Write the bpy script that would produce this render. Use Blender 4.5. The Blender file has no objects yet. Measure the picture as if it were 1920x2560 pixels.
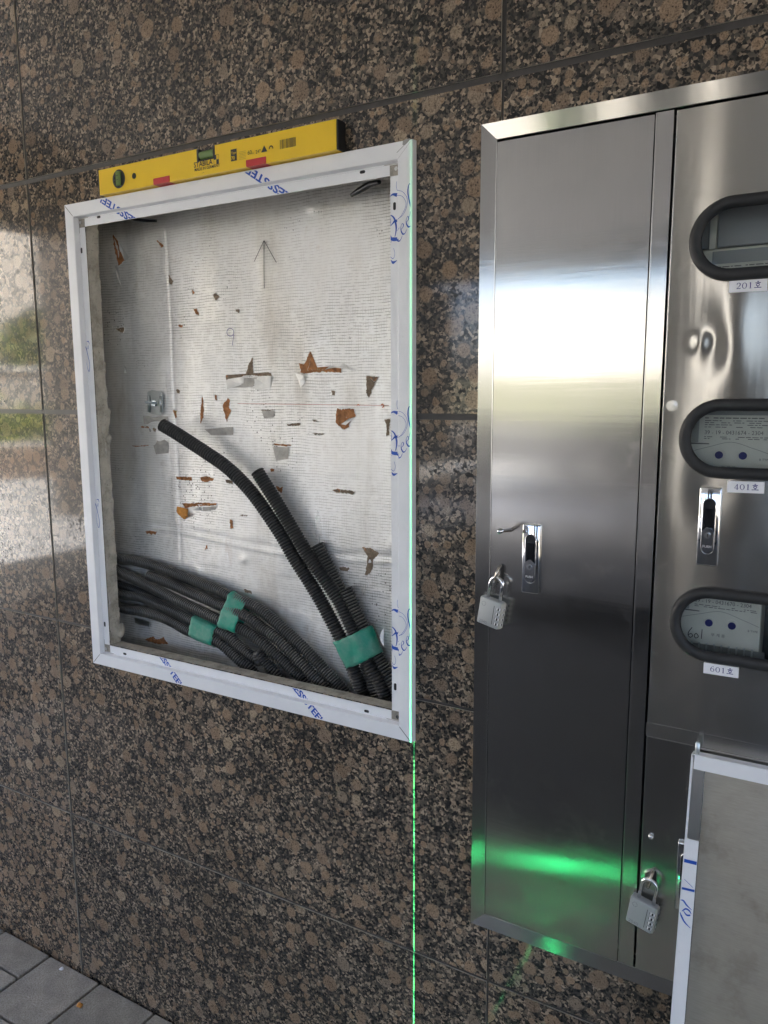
import bpy, bmesh, math, random
from mathutils import Vector, Matrix, noise
random.seed(7)
SC = bpy.context.scene
COL = SC.collection
R = math.radians

# ------------------------------------------------------------------ camera, sky, sun, exposure
F_PX, CXP, CYP = 1949.3, 960.0, 1280.0
CAM = Vector((1.6628, -1.2129, 1.5316))
YAW, PITCH, ROLL = 0.53208, -0.15113, -0.00458
_fwd = Vector((-math.sin(YAW)*math.cos(PITCH), math.cos(YAW)*math.cos(PITCH), math.sin(PITCH)))
_r0 = Vector((math.cos(YAW), math.sin(YAW), 0)); _u0 = _r0.cross(_fwd)
RIGHT = math.cos(ROLL)*_r0 + math.sin(ROLL)*_u0
UP = -math.sin(ROLL)*_r0 + math.cos(ROLL)*_u0
cd = bpy.data.cameras.new('camera'); cam = bpy.data.objects.new('camera', cd); COL.objects.link(cam)
M = Matrix((RIGHT, UP, -_fwd)).transposed().to_4x4(); M.translation = CAM
cam.matrix_world = M
cd.sensor_fit = 'HORIZONTAL'; cd.sensor_width = 36; cd.lens = F_PX/1920*36
cd.clip_start = 0.02; cd.clip_end = 2000
SC.camera = cam

SUN_EL, SUN_AZ = R(46), R(6)          # the sun stands behind the building
w = bpy.data.worlds.new('World'); SC.world = w; w.use_nodes = True
nt = w.node_tree; nt.nodes.clear()
sky = nt.nodes.new('ShaderNodeTexSky'); sky.sky_type = 'NISHITA'; sky.sun_disc = False
sky.sun_elevation = SUN_EL; sky.sun_rotation = SUN_AZ; sky.air_density = 0.55; sky.dust_density = 4.5; sky.ozone_density = 0.0
bg = nt.nodes.new('ShaderNodeBackground'); bg.inputs['Strength'].default_value = 0.12
wo = nt.nodes.new('ShaderNodeOutputWorld')
nt.links.new(sky.outputs[0], bg.inputs[0]); nt.links.new(bg.outputs[0], wo.inputs[0])
sd = bpy.data.lights.new('sun', 'SUN'); sd.energy = 3.6; sd.angle = R(0.53); sd.color = (1, .95, .87)
sun = bpy.data.objects.new('sun', sd); COL.objects.link(sun)
sv = Vector((math.sin(SUN_AZ)*math.cos(SUN_EL), math.cos(SUN_AZ)*math.cos(SUN_EL), math.sin(SUN_EL)))
sun.rotation_euler = sv.to_track_quat('Z', 'Y').to_euler(); sun.location = (0, 0, 30)
SC.view_settings.view_transform = 'Standard'; SC.view_settings.look = 'None'
SC.view_settings.gamma = 1; SC.view_settings.use_curve_mapping = False
SC.view_settings.exposure = 3.45
SC.cycles.use_denoising = True
SC.cycles.max_bounces = 10; SC.cycles.diffuse_bounces = 6; SC.cycles.glossy_bounces = 5
SC.cycles.sample_clamp_indirect = 6.0

# ------------------------------------------------------------------ helpers
def at(px, py, Y):
    """point of the plane y = Y that the photograph shows at source pixel (px, py)"""
    d = _fwd + RIGHT*((px-CXP)/F_PX) - UP*((py-CYP)/F_PX)
    return CAM + d*((Y-CAM.y)/d.y)
def zm(ox, oy, s):
    return lambda x, y: (ox + x/s, oy + y/s)
def tag(o, label=None, cat=None, group=None, kind=None):
    if label: o['label'] = label
    if cat: o['category'] = cat
    if group: o['group'] = group
    if kind: o['kind'] = kind
    return o
def empty(name, loc=(0, 0, 0)):
    o = bpy.data.objects.new(name, None); COL.objects.link(o); o.location = loc; o.empty_display_size = .05
    return o
def link(name, me, mats, parent=None, smooth=False, angle=None):
    me.name = name
    o = bpy.data.objects.new(name, me); COL.objects.link(o)
    for m in (mats if isinstance(mats, (list, tuple)) else [mats]): me.materials.append(m)
    if smooth:
        me.polygons.foreach_set('use_smooth', [True]*len(me.polygons))
        if angle:
            try: me.set_sharp_from_angle(angle=R(angle))
            except Exception: pass
    if parent:
        o.parent = parent
        o.matrix_parent_inverse = Matrix.Translation(-Vector(parent.location)) if parent.parent is None else Matrix.Identity(4)
    return o
class MB:
    """collects shapes in world coordinates, links them as one mesh object"""
    def __init__(s): s.v = []; s.f = []; s.m = []
    def add(s, vs, fs, m=0):
        b = len(s.v); s.v += [tuple(p) for p in vs]
        s.f += [tuple(i+b for i in f) for f in fs]; s.m += [m]*len(fs); return s
    def box(s, x0, x1, y0, y1, z0, z1, m=0, bev=0.0, xf=None):
        if bev:
            bm = bmesh.new(); bmesh.ops.create_cube(bm, size=1)
            for v in bm.verts:
                v.co = Vector(((x0+x1)/2+v.co.x*(x1-x0), (y0+y1)/2+v.co.y*(y1-y0), (z0+z1)/2+v.co.z*(z1-z0)))
            bmesh.ops.bevel(bm, geom=bm.edges[:], offset=bev, segments=2, affect='EDGES', profile=.5)
            return s.bm(bm, m, xf)
        vs = [Vector((x, y, z)) for x in (x0, x1) for y in (y0, y1) for z in (z0, z1)]
        if xf: vs = [xf @ v for v in vs]
        return s.add(vs, [(0,1,3,2),(4,6,7,5),(0,4,5,1),(2,3,7,6),(0,2,6,4),(1,5,7,3)], m)
    def bm(s, bm, m=0, xf=None):
        bm.verts.ensure_lookup_table(); bm.verts.index_update()
        s.add([(xf @ v.co) if xf else v.co for v in bm.verts], [[v.index for v in f.verts] for f in bm.faces], m)
        bm.free(); return s
    def poly(s, pts, m=0):
        return s.add(pts, [tuple(range(len(pts)))], m)
    def prism(s, pts, off, m=0):
        """polygon pts (3D, planar) extruded by vector off"""
        n = len(pts); off = Vector(off); a = [Vector(p) for p in pts]; b = [p+off for p in a]
        return s.add(a+b, [tuple(range(n))[::-1], tuple(range(n, 2*n))] + [(i, (i+1) % n, n+(i+1) % n, n+i) for i in range(n)], m)
    def tube(s, pts, r, n=12, m=0, caps=True, up=Vector((0, 1, 0))):
        pts = [Vector(p) for p in pts]; rr = r if isinstance(r, (list, tuple)) else [r]*len(pts)
        rings = []
        for i, p in enumerate(pts):
            t = (pts[min(i+1, len(pts)-1)]-pts[max(i-1, 0)]).normalized()
            a = t.cross(up)
            if a.length < 1e-4: a = t.cross(Vector((1, 0, 0)))
            a.normalize(); b = t.cross(a)
            rings.append([p+rr[i]*(math.cos(2*math.pi*k/n)*a+math.sin(2*math.pi*k/n)*b) for k in range(n)])
        vs = [v for g in rings for v in g]; fs = []
        for i in range(len(pts)-1):
            for k in range(n):
                fs.append((i*n+k, i*n+(k+1) % n, (i+1)*n+(k+1) % n, (i+1)*n+k))
        if caps: fs += [tuple(range(n))[::-1], tuple(range((len(pts)-1)*n, len(pts)*n))]
        return s.add(vs, fs, m)
    def disc(s, c, r, axis_y0, axis_y1, n=24, m=0, rx=None):
        """short cylinder with its axis along y"""
        rx = rx or r
        a = [Vector((c[0]+rx*math.cos(2*math.pi*k/n), axis_y0, c[1]+r*math.sin(2*math.pi*k/n))) for k in range(n)]
        return s.prism(a, (0, axis_y1-axis_y0, 0), m)
    def build(s, name, mats, parent=None, smooth=False, angle=None):
        me = bpy.data.meshes.new(name); me.from_pydata(s.v, [], s.f); me.update()
        bm = bmesh.new(); bm.from_mesh(me); bmesh.ops.recalc_face_normals(bm, faces=bm.faces[:]); bm.to_mesh(me); bm.free()
        if len(s.m) == len(me.polygons): me.polygons.foreach_set('material_index', s.m)
        return link(name, me, mats, parent, smooth, angle)
def catmull(P, step):
    P = [Vector(p) for p in P]; Q = [2*P[0]-P[1]]+P+[2*P[-1]-P[-2]]; out = []
    for i in range(1, len(Q)-2):
        a, b, c, d = Q[i-1:i+3]
        for k in range(24):
            t = k/24
            out.append(.5*((2*b)+(c-a)*t+(2*a-5*b+4*c-d)*t*t+(3*b-a-3*c+d)*t**3))
    out.append(P[-1])
    L = [0]
    for i in range(1, len(out)): L.append(L[-1]+(out[i]-out[i-1]).length)
    n = max(2, int(L[-1]/step)); res = []; j = 0
    for k in range(n+1):
        s = L[-1]*k/n
        while j < len(L)-2 and L[j+1] < s: j += 1
        t = (s-L[j])/max(1e-9, L[j+1]-L[j]); res.append(out[j].lerp(out[j+1], min(1, t)))
    return res
def text_geo(body, size, O, u, v, align='LEFT', sx=1.0, bold=0.0):
    """flat lettering: list of verts and faces on the plane O + u, v"""
    c = bpy.data.curves.new('t', 'FONT'); c.body = body; c.size = size; c.align_x = align; c.resolution_u = 3; c.offset = bold
    o = bpy.data.objects.new('t', c); COL.objects.link(o)
    dg = bpy.context.evaluated_depsgraph_get(); dg.update()
    me = bpy.data.meshes.new_from_object(o.evaluated_get(dg))
    O, u, v = Vector(O), Vector(u), Vector(v)
    vs = [O+u*(p.co.x*sx)+v*p.co.y for p in me.vertices]; fs = [tuple(p.vertices) for p in me.polygons]
    bpy.data.objects.remove(o); bpy.data.curves.remove(c); bpy.data.meshes.remove(me)
    return vs, fs
def clip_geo(vs, fs, planes):
    bm = bmesh.new(); bv = [bm.verts.new(p) for p in vs]
    for f in fs:
        try: bm.faces.new([bv[i] for i in f])
        except ValueError: pass
    for co, no in planes:
        bmesh.ops.bisect_plane(bm, geom=bm.verts[:]+bm.edges[:]+bm.faces[:], plane_co=co, plane_no=no, clear_outer=True)
    bm.verts.index_update()
    r = ([v.co.copy() for v in bm.verts], [[v.index for v in f.verts] for f in bm.faces]); bm.free(); return r
def stroke_geo(P, W, step=.0006):
    """brush stroke in the xz plane with varying width; P world points, W widths in metres"""
    P = [Vector(p) for p in P]
    pts = []; ws = []
    Q = [2*P[0]-P[1]]+P+[2*P[-1]-P[-2]]
    for i in range(1, len(Q)-2):
        a, b, c, d = Q[i-1:i+3]
        for k in range(6):
            t = k/6; pts.append(.5*((2*b)+(c-a)*t+(2*a-5*b+4*c-d)*t*t+(3*b-a-3*c+d)*t**3)); ws.append(W[i-1]*(1-t)+W[i]*t)
    pts.append(P[-1]); ws.append(W[-1])
    vs = []; fs = []
    for i, p in enumerate(pts):
        t = (pts[min(i+1, len(pts)-1)]-pts[max(i-1, 0)]); nrm = Vector((-t.z, 0, t.x)).normalized()
        vs += [p+nrm*ws[i]/2, p-nrm*ws[i]/2]
        if i: fs.append((2*i-2, 2*i-1, 2*i+1, 2*i))
    return vs, fs

# ------------------------------------------------------------------ materials
class NT:
    def __init__(s, name):
        s.m = bpy.data.materials.new(name); s.m.use_nodes = True; s.t = s.m.node_tree; s.t.nodes.clear()
        s.out = s.t.nodes.new('ShaderNodeOutputMaterial'); s.b = s.t.nodes.new('ShaderNodeBsdfPrincipled')
        s.t.links.new(s.b.outputs[0], s.out.inputs[0])
    def n(s, kind, **kw):
        nd = s.t.nodes.new('ShaderNode'+kind)
        for k, v in kw.items():
            if hasattr(nd, k): setattr(nd, k, v)
        return nd
    def l(s, a, b): s.t.links.new(a, b)
    def set(s, nd, **kw):
        for k, v in kw.items():
            i = nd.inputs[k.replace('_', ' ')]
            if hasattr(v, 'links') or isinstance(v, bpy.types.NodeSocket): s.l(v, i)
            else: i.default_value = v
        return nd
    def math(s, op, a, b=None, c=None, clamp=False):
        nd = s.n('Math', operation=op); nd.use_clamp = clamp
        for i, x in enumerate((a, b, c)):
            if x is None: continue
            if isinstance(x, bpy.types.NodeSocket): s.l(x, nd.inputs[i])
            else: nd.inputs[i].default_value = x
        return nd.outputs[0]
    def mix(s, fac, a, b, mode='MIX'):
        nd = s.n('Mix', data_type='RGBA', blend_type=mode)
        for i, x in ((0, fac), (6, a), (7, b)):
            if isinstance(x, bpy.types.NodeSocket): s.l(x, nd.inputs[i])
            else: nd.inputs[i].default_value = x if i == 0 else (x if len(x) == 4 else (*x, 1))
        return nd.outputs[2]
    def ramp(s, fac, stops, interp='LINEAR'):
        nd = s.n('ValToRGB'); nd.color_ramp.interpolation = interp
        e = nd.color_ramp.elements
        while len(e) < len(stops): e.new(.5)
        for el, (p, c) in zip(e, stops):
            el.position = p; el.color = (c, c, c, 1) if isinstance(c, (int, float)) else (*c, 1)
        s.l(fac, nd.inputs[0]); return nd.outputs[0]
    def noise(s, vec, scale, detail=4, rough=.55, dist=0.0):
        nd = s.n('TexNoise'); nd.inputs['Scale'].default_value = scale; nd.inputs['Detail'].default_value = detail
        nd.inputs['Roughness'].default_value = rough; nd.inputs['Distortion'].default_value = dist
        if vec is not None: s.l(vec, nd.inputs['Vector'])
        return nd
    def vor(s, vec, scale, feature='F1', rnd=1.0):
        nd = s.n('TexVoronoi', feature=feature); nd.inputs['Scale'].default_value = scale
        nd.inputs['Randomness'].default_value = rnd
        if vec is not None: s.l(vec, nd.inputs['Vector'])
        return nd
    def coord(s): return s.n('TexCoord').outputs['Object']
    def scale(s, vec, xyz):
        nd = s.n('Mapping'); nd.inputs['Scale'].default_value = xyz; s.l(vec, nd.inputs['Vector']); return nd.outputs[0]
    def bump(s, h, strength=.3, dist=.001):
        nd = s.n('Bump'); nd.inputs['Strength'].default_value = strength; nd.inputs['Distance'].default_value = dist
        s.l(h, nd.inputs['Height']); s.l(nd.outputs[0], s.b.inputs['Normal']); return nd
def P(name, col, rough=.5, metal=0.0, var=0.0, vscale=30, bump=0.0, bscale=200, bdist=.001, spec=.5, coat=0.0):
    t = NT(name); b = t.b; c = t.coord()
    b.inputs['Roughness'].default_value = rough; b.inputs['Metallic'].default_value = metal
    b.inputs['Specular IOR Level'].default_value = spec; b.inputs['Coat Weight'].default_value = coat
    if var:
        nz = t.noise(c, vscale, 5)
        k = t.ramp(nz.outputs[0], [(.3, 1-var), (.7, 1+var)])
        t.l(t.mix(1.0, col, k, 'MULTIPLY'), b.inputs['Base Color'])
    else: b.inputs['Base Color'].default_value = (*col, 1)
    if bump: t.bump(t.noise(c, bscale, 3).outputs[0], bump, bdist)
    return t.m

def granite():
    t = NT('polished_brown_granite'); c = t.coord()
    oi = t.n('ObjectInfo')
    cm = t.n('CombineXYZ'); r7 = t.math('MULTIPLY', oi.outputs['Random'], 37.0); t.l(r7, cm.inputs[0]); t.l(t.math('MULTIPLY', oi.outputs['Random'], 91.0), cm.inputs[1]); t.l(t.math('MULTIPLY', oi.outputs['Random'], 53.0), cm.inputs[2])
    va = t.n('VectorMath', operation='ADD'); t.l(c, va.inputs[0]); t.l(cm.outputs[0], va.inputs[1])
    base = va.outputs[0]
    wn = t.noise(base, 55, 3, .6)
    ws = t.n('VectorMath', operation='SUBTRACT'); t.l(wn.outputs['Color'], ws.inputs[0]); ws.inputs[1].default_value = (.5, .5, .5)
    wm = t.n('VectorMath', operation='SCALE'); t.l(ws.outputs[0], wm.inputs[0]); wm.inputs['Scale'].default_value = .0045
    wa = t.n('VectorMath', operation='ADD'); t.l(base, wa.inputs[0]); t.l(wm.outputs[0], wa.inputs[1])
    p = wa.outputs[0]
    fine = t.noise(base, 420, 3, .65).outputs[0]
    mid = t.noise(base, 150, 4, .65).outputs[0]
    # matrix of small grains
    g = t.vor(p, 205); gs = t.n('SeparateColor'); t.l(g.outputs['Color'], gs.inputs[0])
    gv = t.math('ADD', gs.outputs[0], t.math('MULTIPLY', t.math('SUBTRACT', t.noise(base, 40, 3).outputs[0], .5), .9))
    mat_c = t.ramp(gv, [(0, (.015, .015, .015)), (.18, (.024, .023, .022)), (.30, (.046, .043, .038)), (.55, (.082, .072, .060)), (.76, (.145, .116, .088)), (.95, (.29, .23, .17))])
    g2 = t.vor(p, 340); g2s = t.n('SeparateColor'); t.l(g2.outputs['Color'], g2s.inputs[0])
    blk = t.math('LESS_THAN', g2s.outputs[1], .17)
    mat_c = t.mix(t.math('MULTIPLY', blk, .8), mat_c, (.008, .008, .009))
    # ovoids in two sizes
    def ovoid(scale, rmin, rmax, keep):
        v = t.vor(p, scale, rnd=.85); vs = t.n('SeparateColor'); t.l(v.outputs['Color'], vs.inputs[0])
        rad = t.math('ADD', t.math('MULTIPLY', vs.outputs[0], rmax-rmin), rmin)
        d = t.math('ADD', v.outputs['Distance'], t.math('MULTIPLY', t.math('SUBTRACT', mid, .5), .17))
        q = t.math('SUBTRACT', rad, d)
        m = t.math('MULTIPLY', q, 14.0, clamp=True)
        m = t.math('MULTIPLY', m, t.math('GREATER_THAN', vs.outputs[1], 1-keep))
        col = t.ramp(vs.outputs[2], [(0, (.195, .150, .112)), (.35, (.26, .185, .125)), (.65, (.30, .215, .145)), (.85, (.22, .175, .135)), (1, (.36, .285, .20))])
        core = t.math('MULTIPLY', q, 3.2, clamp=True)
        col = t.mix(t.math('MULTIPLY', core, .40), col, (.185, .132, .090))
        rim = t.math('MULTIPLY', t.math('LESS_THAN', q, .035), .45); col = t.mix(rim, col, (.42, .34, .25))
        return m, col
    m1, c1 = ovoid(24, .24, .47, .86)
    m2, c2 = ovoid(52, .26, .47, .70)
    sp = t.ramp(fine, [(.34, .34), (.50, .86), (.70, 1.12)])
    c1 = t.mix(1.0, c1, sp, 'MULTIPLY'); c2 = t.mix(1.0, c2, sp, 'MULTIPLY')
    spot = t.vor(p, 260); ss = t.n('SeparateColor'); t.l(spot.outputs['Color'], ss.inputs[0])
    dk = t.math('MULTIPLY', t.math('LESS_THAN', ss.outputs[0], .10), t.math('LESS_THAN', spot.outputs['Distance'], .42))
    c1 = t.mix(t.math('MULTIPLY', dk, .8), c1, (.03, .022, .018))
    col = t.mix(m2, mat_c, c2); col = t.mix(m1, col, c1)
    big = t.ramp(t.noise(base, 5, 3).outputs[0], [(.3, .92), (.7, 1.36)])
    big = t.mix(1.0, big, t.ramp(oi.outputs['Random'], [(0, (.88, .90, .92)), (.5, (1.02, 1.01, 1.0)), (1, (1.10, 1.06, 1.02))]), 'MULTIPLY')
    col = t.mix(1.0, col, big, 'MULTIPLY')
    t.l(col, t.b.inputs['Base Color'])
    lum = t.n('RGBToBW'); t.l(col, lum.inputs[0])
    t.l(t.ramp(lum.outputs[0], [(.0, .30), (.016, .30), (.028, .06), (1, .05)]), t.b.inputs['Roughness'])
    t.l(t.ramp(lum.outputs[0], [(.0, .18), (.016, .20), (.028, .5), (1, .5)]), t.b.inputs['Specular IOR Level'])
    t.b.inputs['IOR'].default_value = 1.52
    t.bump(t.noise(base, 3.0, 2).outputs[0], .05, .004)
    return t.m
def steel(name, tangent, rough=.158, aniso=1.0, col=(.60, .59, .565), grain=(2, 2, 1400), wear=.10, scratch=True):
    """brushed stainless steel; tangent is the direction the reflection is drawn out in"""
    t = NT(name); c = t.coord(); b = t.b
    b.inputs['Metallic'].default_value = 1; b.inputs['Anisotropic'].default_value = aniso
    tv = t.n('CombineXYZ')
    for i in range(3): tv.inputs[i].default_value = tangent[i]
    t.l(tv.outputs[0], b.inputs['Tangent'])
    gr = t.noise(t.scale(c, grain), 1.0, 3, .7).outputs[0]
    wr = t.noise(c, 7, 5, .6).outputs[0]
    k = t.mix(1.0, col, t.ramp(gr, [(.25, .93), (.75, 1.04)]), 'MULTIPLY')
    k = t.mix(1.0, k, t.ramp(wr, [(.25, 1-wear), (.75, 1.0)]), 'MULTIPLY')
    t.l(k, b.inputs['Base Color'])
    sm = t.ramp(t.noise(c, 22, 5, .65, .6).outputs[0], [(.52, 0), (.80, .55)])
    sm = t.math('MULTIPLY', sm, t.ramp(t.noise(c, 3.1, 2).outputs[0], [(.46, 0), (.60, 1)]))
    ro = t.ramp(t.math('ADD', t.math('MULTIPLY', gr, .12), t.math('MULTIPLY', wr, .88)), [(.25, rough*.82), (.75, rough*1.2)])
    t.l(t.math('ADD', ro, t.math('MULTIPLY', sm, .20)), b.inputs['Roughness'])
    wav = t.noise(t.scale(c, (2.2, 2, 60) if tangent[0] else (60, 2, 2.2)), 1.0, 4, .6).outputs[0]
    t.bump(wav, .5, .00010)
    return t.m
def foil():
    t = NT('scrim_foil'); c = t.coord(); b = t.b
    wn = t.noise(c, 9, 3); ws = t.n('VectorMath', operation='SUBTRACT'); t.l(wn.outputs['Color'], ws.inputs[0]); ws.inputs[1].default_value = (.5, .5, .5)
    wm = t.n('VectorMath', operation='SCALE'); t.l(ws.outputs[0], wm.inputs[0]); wm.inputs['Scale'].default_value = .012
    wa = t.n('VectorMath', operation='ADD'); t.l(c, wa.inputs[0]); t.l(wm.outputs[0], wa.inputs[1])
    s = t.n('SeparateXYZ'); t.l(wa.outputs[0], s.inputs[0])
    def lines(sock, pitch, w):
        fr = t.math('FRACT', t.math('DIVIDE', sock, pitch))
        return t.math('LESS_THAN', t.math('ABSOLUTE', t.math('SUBTRACT', fr, .5)), w)
    br = t.noise(c, 75, 3).outputs[0]
    lh = t.math('MULTIPLY', lines(s.outputs[2], .0058, .13), t.math('MULTIPLY', t.math('SUBTRACT', br, .33), 5, clamp=True))
    lv = t.math('MULTIPLY', lines(s.outputs[0], .0056, .11), t.math('MULTIPLY', t.math('SUBTRACT', br, .42), 3, clamp=True))
    patch = t.ramp(t.noise(c, 3.2, 4).outputs[0], [(.36, .25), (.62, 1)])
    g = t.math('MULTIPLY', t.math('MAXIMUM', t.math('MULTIPLY', lh, .9), t.math('MULTIPLY', lv, .6)), patch)
    dirt = t.noise(t.scale(c, (9, 9, 2.2)), 1, 6, .62).outputs[0]
    col = t.ramp(dirt, [(.28, (.60, .57, .52)), (.44, (.85, .84, .81)), (.66, (.94, .94, .93))])
    bl = t.noise(c, 30, 5, .65).outputs[0]
    col = t.mix(t.ramp(bl, [(.60, 0.0), (.78, .55)]), col, (.50, .47, .42))
    rust = t.math('MULTIPLY', t.ramp(t.noise(t.scale(c, (22, 22, 9)), 1, 5, .7).outputs[0], [(.62, 0), (.74, .6)]), t.ramp(t.noise(c, 2.6, 2).outputs[0], [(.45, 0), (.6, 1)]))
    col = t.mix(rust, col, (.42, .30, .19))
    sp = t.vor(c, 190); sps = t.n('SeparateColor'); t.l(sp.outputs['Color'], sps.inputs[0])
    clump = t.ramp(t.noise(c, 6.5, 3).outputs[0], [(.56, 0), (.66, 1)])
    dot = t.math('MULTIPLY', t.math('MULTIPLY', t.math('LESS_THAN', sps.outputs[0], .16), t.math('LESS_THAN', sp.outputs['Distance'], .33)), clump)
    col = t.mix(t.math('MULTIPLY', g, .85), col, (.22, .205, .18))
    col = t.mix(t.math('MULTIPLY', dot, .85), col, (.05, .045, .04))
    t.l(col, b.inputs['Base Color'])
    b.inputs['Metallic'].default_value = .46
    t.l(t.ramp(dirt, [(.3, .40), (.7, .27)]), b.inputs['Roughness'])
    h = t.math('ADD', t.math('MULTIPLY', g, .5), t.math('MULTIPLY', t.noise(c, 60, 4, .6).outputs[0], 1.2))
    t.bump(h, .26, .0014)
    return t.m
def film():
    t = NT('white_protective_film'); c = t.coord(); b = t.b
    nz = t.noise(c, 18, 4).outputs[0]
    col = t.ramp(nz, [(.3, (.80, .81, .835)), (.7, (.85, .86, .88))])
    sm = t.noise(c, 120, 4, .7).outputs[0]
    col = t.mix(t.ramp(sm, [(.66, 0), (.80, .35)]), col, (.45, .45, .45))
    t.l(col, b.inputs['Base Color']); b.inputs['Roughness'].default_value = .32
    t.bump(t.noise(c, 25, 4).outputs[0], .22, .003)
    return t.m
def cutstone():
    t = NT('rough_cut_stone'); c = t.coord(); b = t.b
    col = t.ramp(t.noise(c, 35, 5, .65).outputs[0], [(.3, (.27, .245, .20)), (.5, (.47, .435, .365)), (.72, (.58, .54, .465))])
    s = t.noise(c, 160, 3, .7).outputs[0]
    col = t.mix(t.ramp(s, [(.60, 0), (.72, .75)]), col, (.12, .11, .095))
    t.l(col, b.inputs['Base Color']); b.inputs['Roughness'].default_value = .9
    t.bump(t.noise(c, 140, 5, .7).outputs[0], .7, .003); return t.m
def conduit_mat(name, dust, dc=(.22, .21, .19)):
    t = NT(name); c = t.coord(); b = t.b
    nz = t.noise(c, 14, 5, .6).outputs[0]
    geo = t.n('NewGeometry'); sx = t.n('SeparateXYZ'); t.l(geo.outputs['Normal'], sx.inputs[0])
    fine = t.noise(c, 300, 2).outputs[0]
    top_light = t.ramp(sx.outputs[2], [(.25, .35), (.85, 1.0)])  # paler tops, darker sides: shaded gaps between tubes painted into the dust
    d = t.math('MULTIPLY', t.ramp(nz, [(.3, .2), (.7, 1)]), dust)
    d = t.math('MULTIPLY', d, top_light); d = t.math('MULTIPLY', d, t.ramp(fine, [(.3, .55), (.7, 1.2)]))
    t.l(t.mix(d, (.016, .016, .017), dc), b.inputs['Base Color'])
    b.inputs['Roughness'].default_value = .36; return t.m
def tape_mat():
    t = NT('green_masking_tape'); c = t.coord(); b = t.b
    d = t.ramp(t.noise(c, 26, 5, .65).outputs[0], [(.40, 0), (.70, .75)])
    t.l(t.mix(d, (.006, .27, .18), (.19, .34, .27)), b.inputs['Base Color'])
    b.inputs['Roughness'].default_value = .45
    t.bump(t.noise(c, 70, 4).outputs[0], .5, .003); return t.m
def paver_mat():
    t = NT('grey_concrete_paver'); c = t.coord(); oi = t.n('ObjectInfo')
    col = t.ramp(t.noise(c, 240, 4, .75).outputs[0], [(.25, (.18, .165, .14)), (.5, (.39, .36, .31)), (.75, (.56, .52, .455))])
    k = t.ramp(oi.outputs['Random'], [(0, .86), (1, 1.1)])
    col = t.mix(1.0, col, k, 'MULTIPLY')
    st = t.ramp(t.noise(c, 18, 4).outputs[0], [(.35, .78), (.65, 1.06)])
    t.l(t.mix(1.0, col, st, 'MULTIPLY'), t.b.inputs['Base Color']); t.b.inputs['Roughness'].default_value = .88
    t.bump(t.noise(c, 260, 5, .75).outputs[0], .9, .003); return t.m

GRAN = granite(); FOIL = foil(); FILM = film(); CUT = cutstone(); TAPE = tape_mat(); PAVER = paver_mat()
SEAL = P('dark_joint_sealant', (.047, .043, .040), .45, var=.25, vscale=40, bump=.3, bscale=90)
S_LEFT = steel('brushed_steel_vertical_grain', (1, 0, 0), grain=(1600, 2, 6))
S_RIGHT = steel('brushed_steel_horizontal_grain', (0, 0, 1), rough=.19, col=(.57, .555, .52), grain=(6, 2, 1600))
S_TRIMH = steel('brushed_steel_trim_horizontal', (0, 0, 1), rough=.20, grain=(6, 2, 1600))
S_TRIMV = steel('brushed_steel_trim_vertical', (1, 0, 0), rough=.20, grain=(1600, 2, 6))
S_EDGE = P('bright_steel_edge', (.68, .67, .65), .22, 1.0)
t = NT('dull_steel_sheet'); c = t.coord(); b = t.b
st_ = t.noise(c, 9, 5, .65).outputs[0]; fn_ = t.noise(t.scale(c, (40, 2, 900)), 1, 3, .7).outputs[0]
k = t.ramp(st_, [(.28, (.26, .225, .175)), (.46, (.43, .385, .315)), (.75, (.49, .445, .37))])
t.l(t.mix(1.0, k, t.ramp(fn_, [(.25, .88), (.75, 1.08)]), 'MULTIPLY'), b.inputs['Base Color'])
b.inputs['Metallic'].default_value = .75; t.l(t.ramp(st_, [(.3, .62), (.7, .48)]), b.inputs['Roughness']); S_LEAF = t.m
CHROME = P('chrome', (.82, .83, .84), .06, 1.0)
ZINC = P('zinc_plate', (.62, .66, .66), .34, 1.0, var=.1)
BLACKHOLE = P('dark_recess', (.010, .010, .011), .7)
RUBBER = P('black_rubber', (.020, .021, .023), .58, var=.2, vscale=60, bump=.15, bscale=300)
BLUE = P('blue_print', (.012, .085, .46), .4)
NAVY = P('navy_ink', (.03, .025, .20), .5)
INK = P('black_ink', (.02, .02, .024), .5)
GREYPRINT = P('grey_print', (.16, .16, .155), .5)
WPAPER = P('white_paper', (.86, .86, .90), .5)
YELLOW = P('yellow_enamel', (.86, .57, .010), .33, var=.03, vscale=15, coat=.2)
RED = P('red_magnet_cap', (.52, .025, .03), .4)
BLK = P('black_plastic', (.014, .014, .015), .4)
VIAL = P('green_vial', (.17, .26, .085), .12, spec=.6)
VIALH = P('vial_housing', (.035, .040, .034), .2)
BROWN = P('torn_brown_foam', (.36, .155, .058), .85, var=.45, vscale=120, bump=.6, bscale=200)
BROWND = P('torn_grey_brown_foam', (.22, .165, .115), .9, var=.4, vscale=120, bump=.6, bscale=200)
GFLAP = P('grey_mortar_smear', (.43, .41, .375), .6, .2, var=.2, vscale=90, bump=.4, bscale=160)
FLAP = P('torn_foil', (.74, .73, .70), .35, .35, var=.12, vscale=60, bump=.4, bscale=90, bdist=.002)
ORANGE = P('orange_foam', (.60, .26, .055), .8, var=.2, vscale=60)
REDINK = P('red_chalk', (.45, .09, .06), .9)
PLATE = P('meter_plate', (.74, .74, .66), .45, var=.05)
METERD = P('meter_dark_window', (.30, .32, .32), .3)
KNOB = P('blue_meter_button', (.02, .025, .16), .3)
LOCKG = P('grey_lacquered_lock', (.40, .42, .425), .42, .25, var=.05, bump=.12, bscale=300)
LOCKS = P('lock_edge', (.46, .45, .40), .5, .1)
CONCRETE = P('concrete', (.36, .355, .34), .85, var=.15, vscale=3, bump=.3, bscale=40, bdist=.004)
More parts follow.
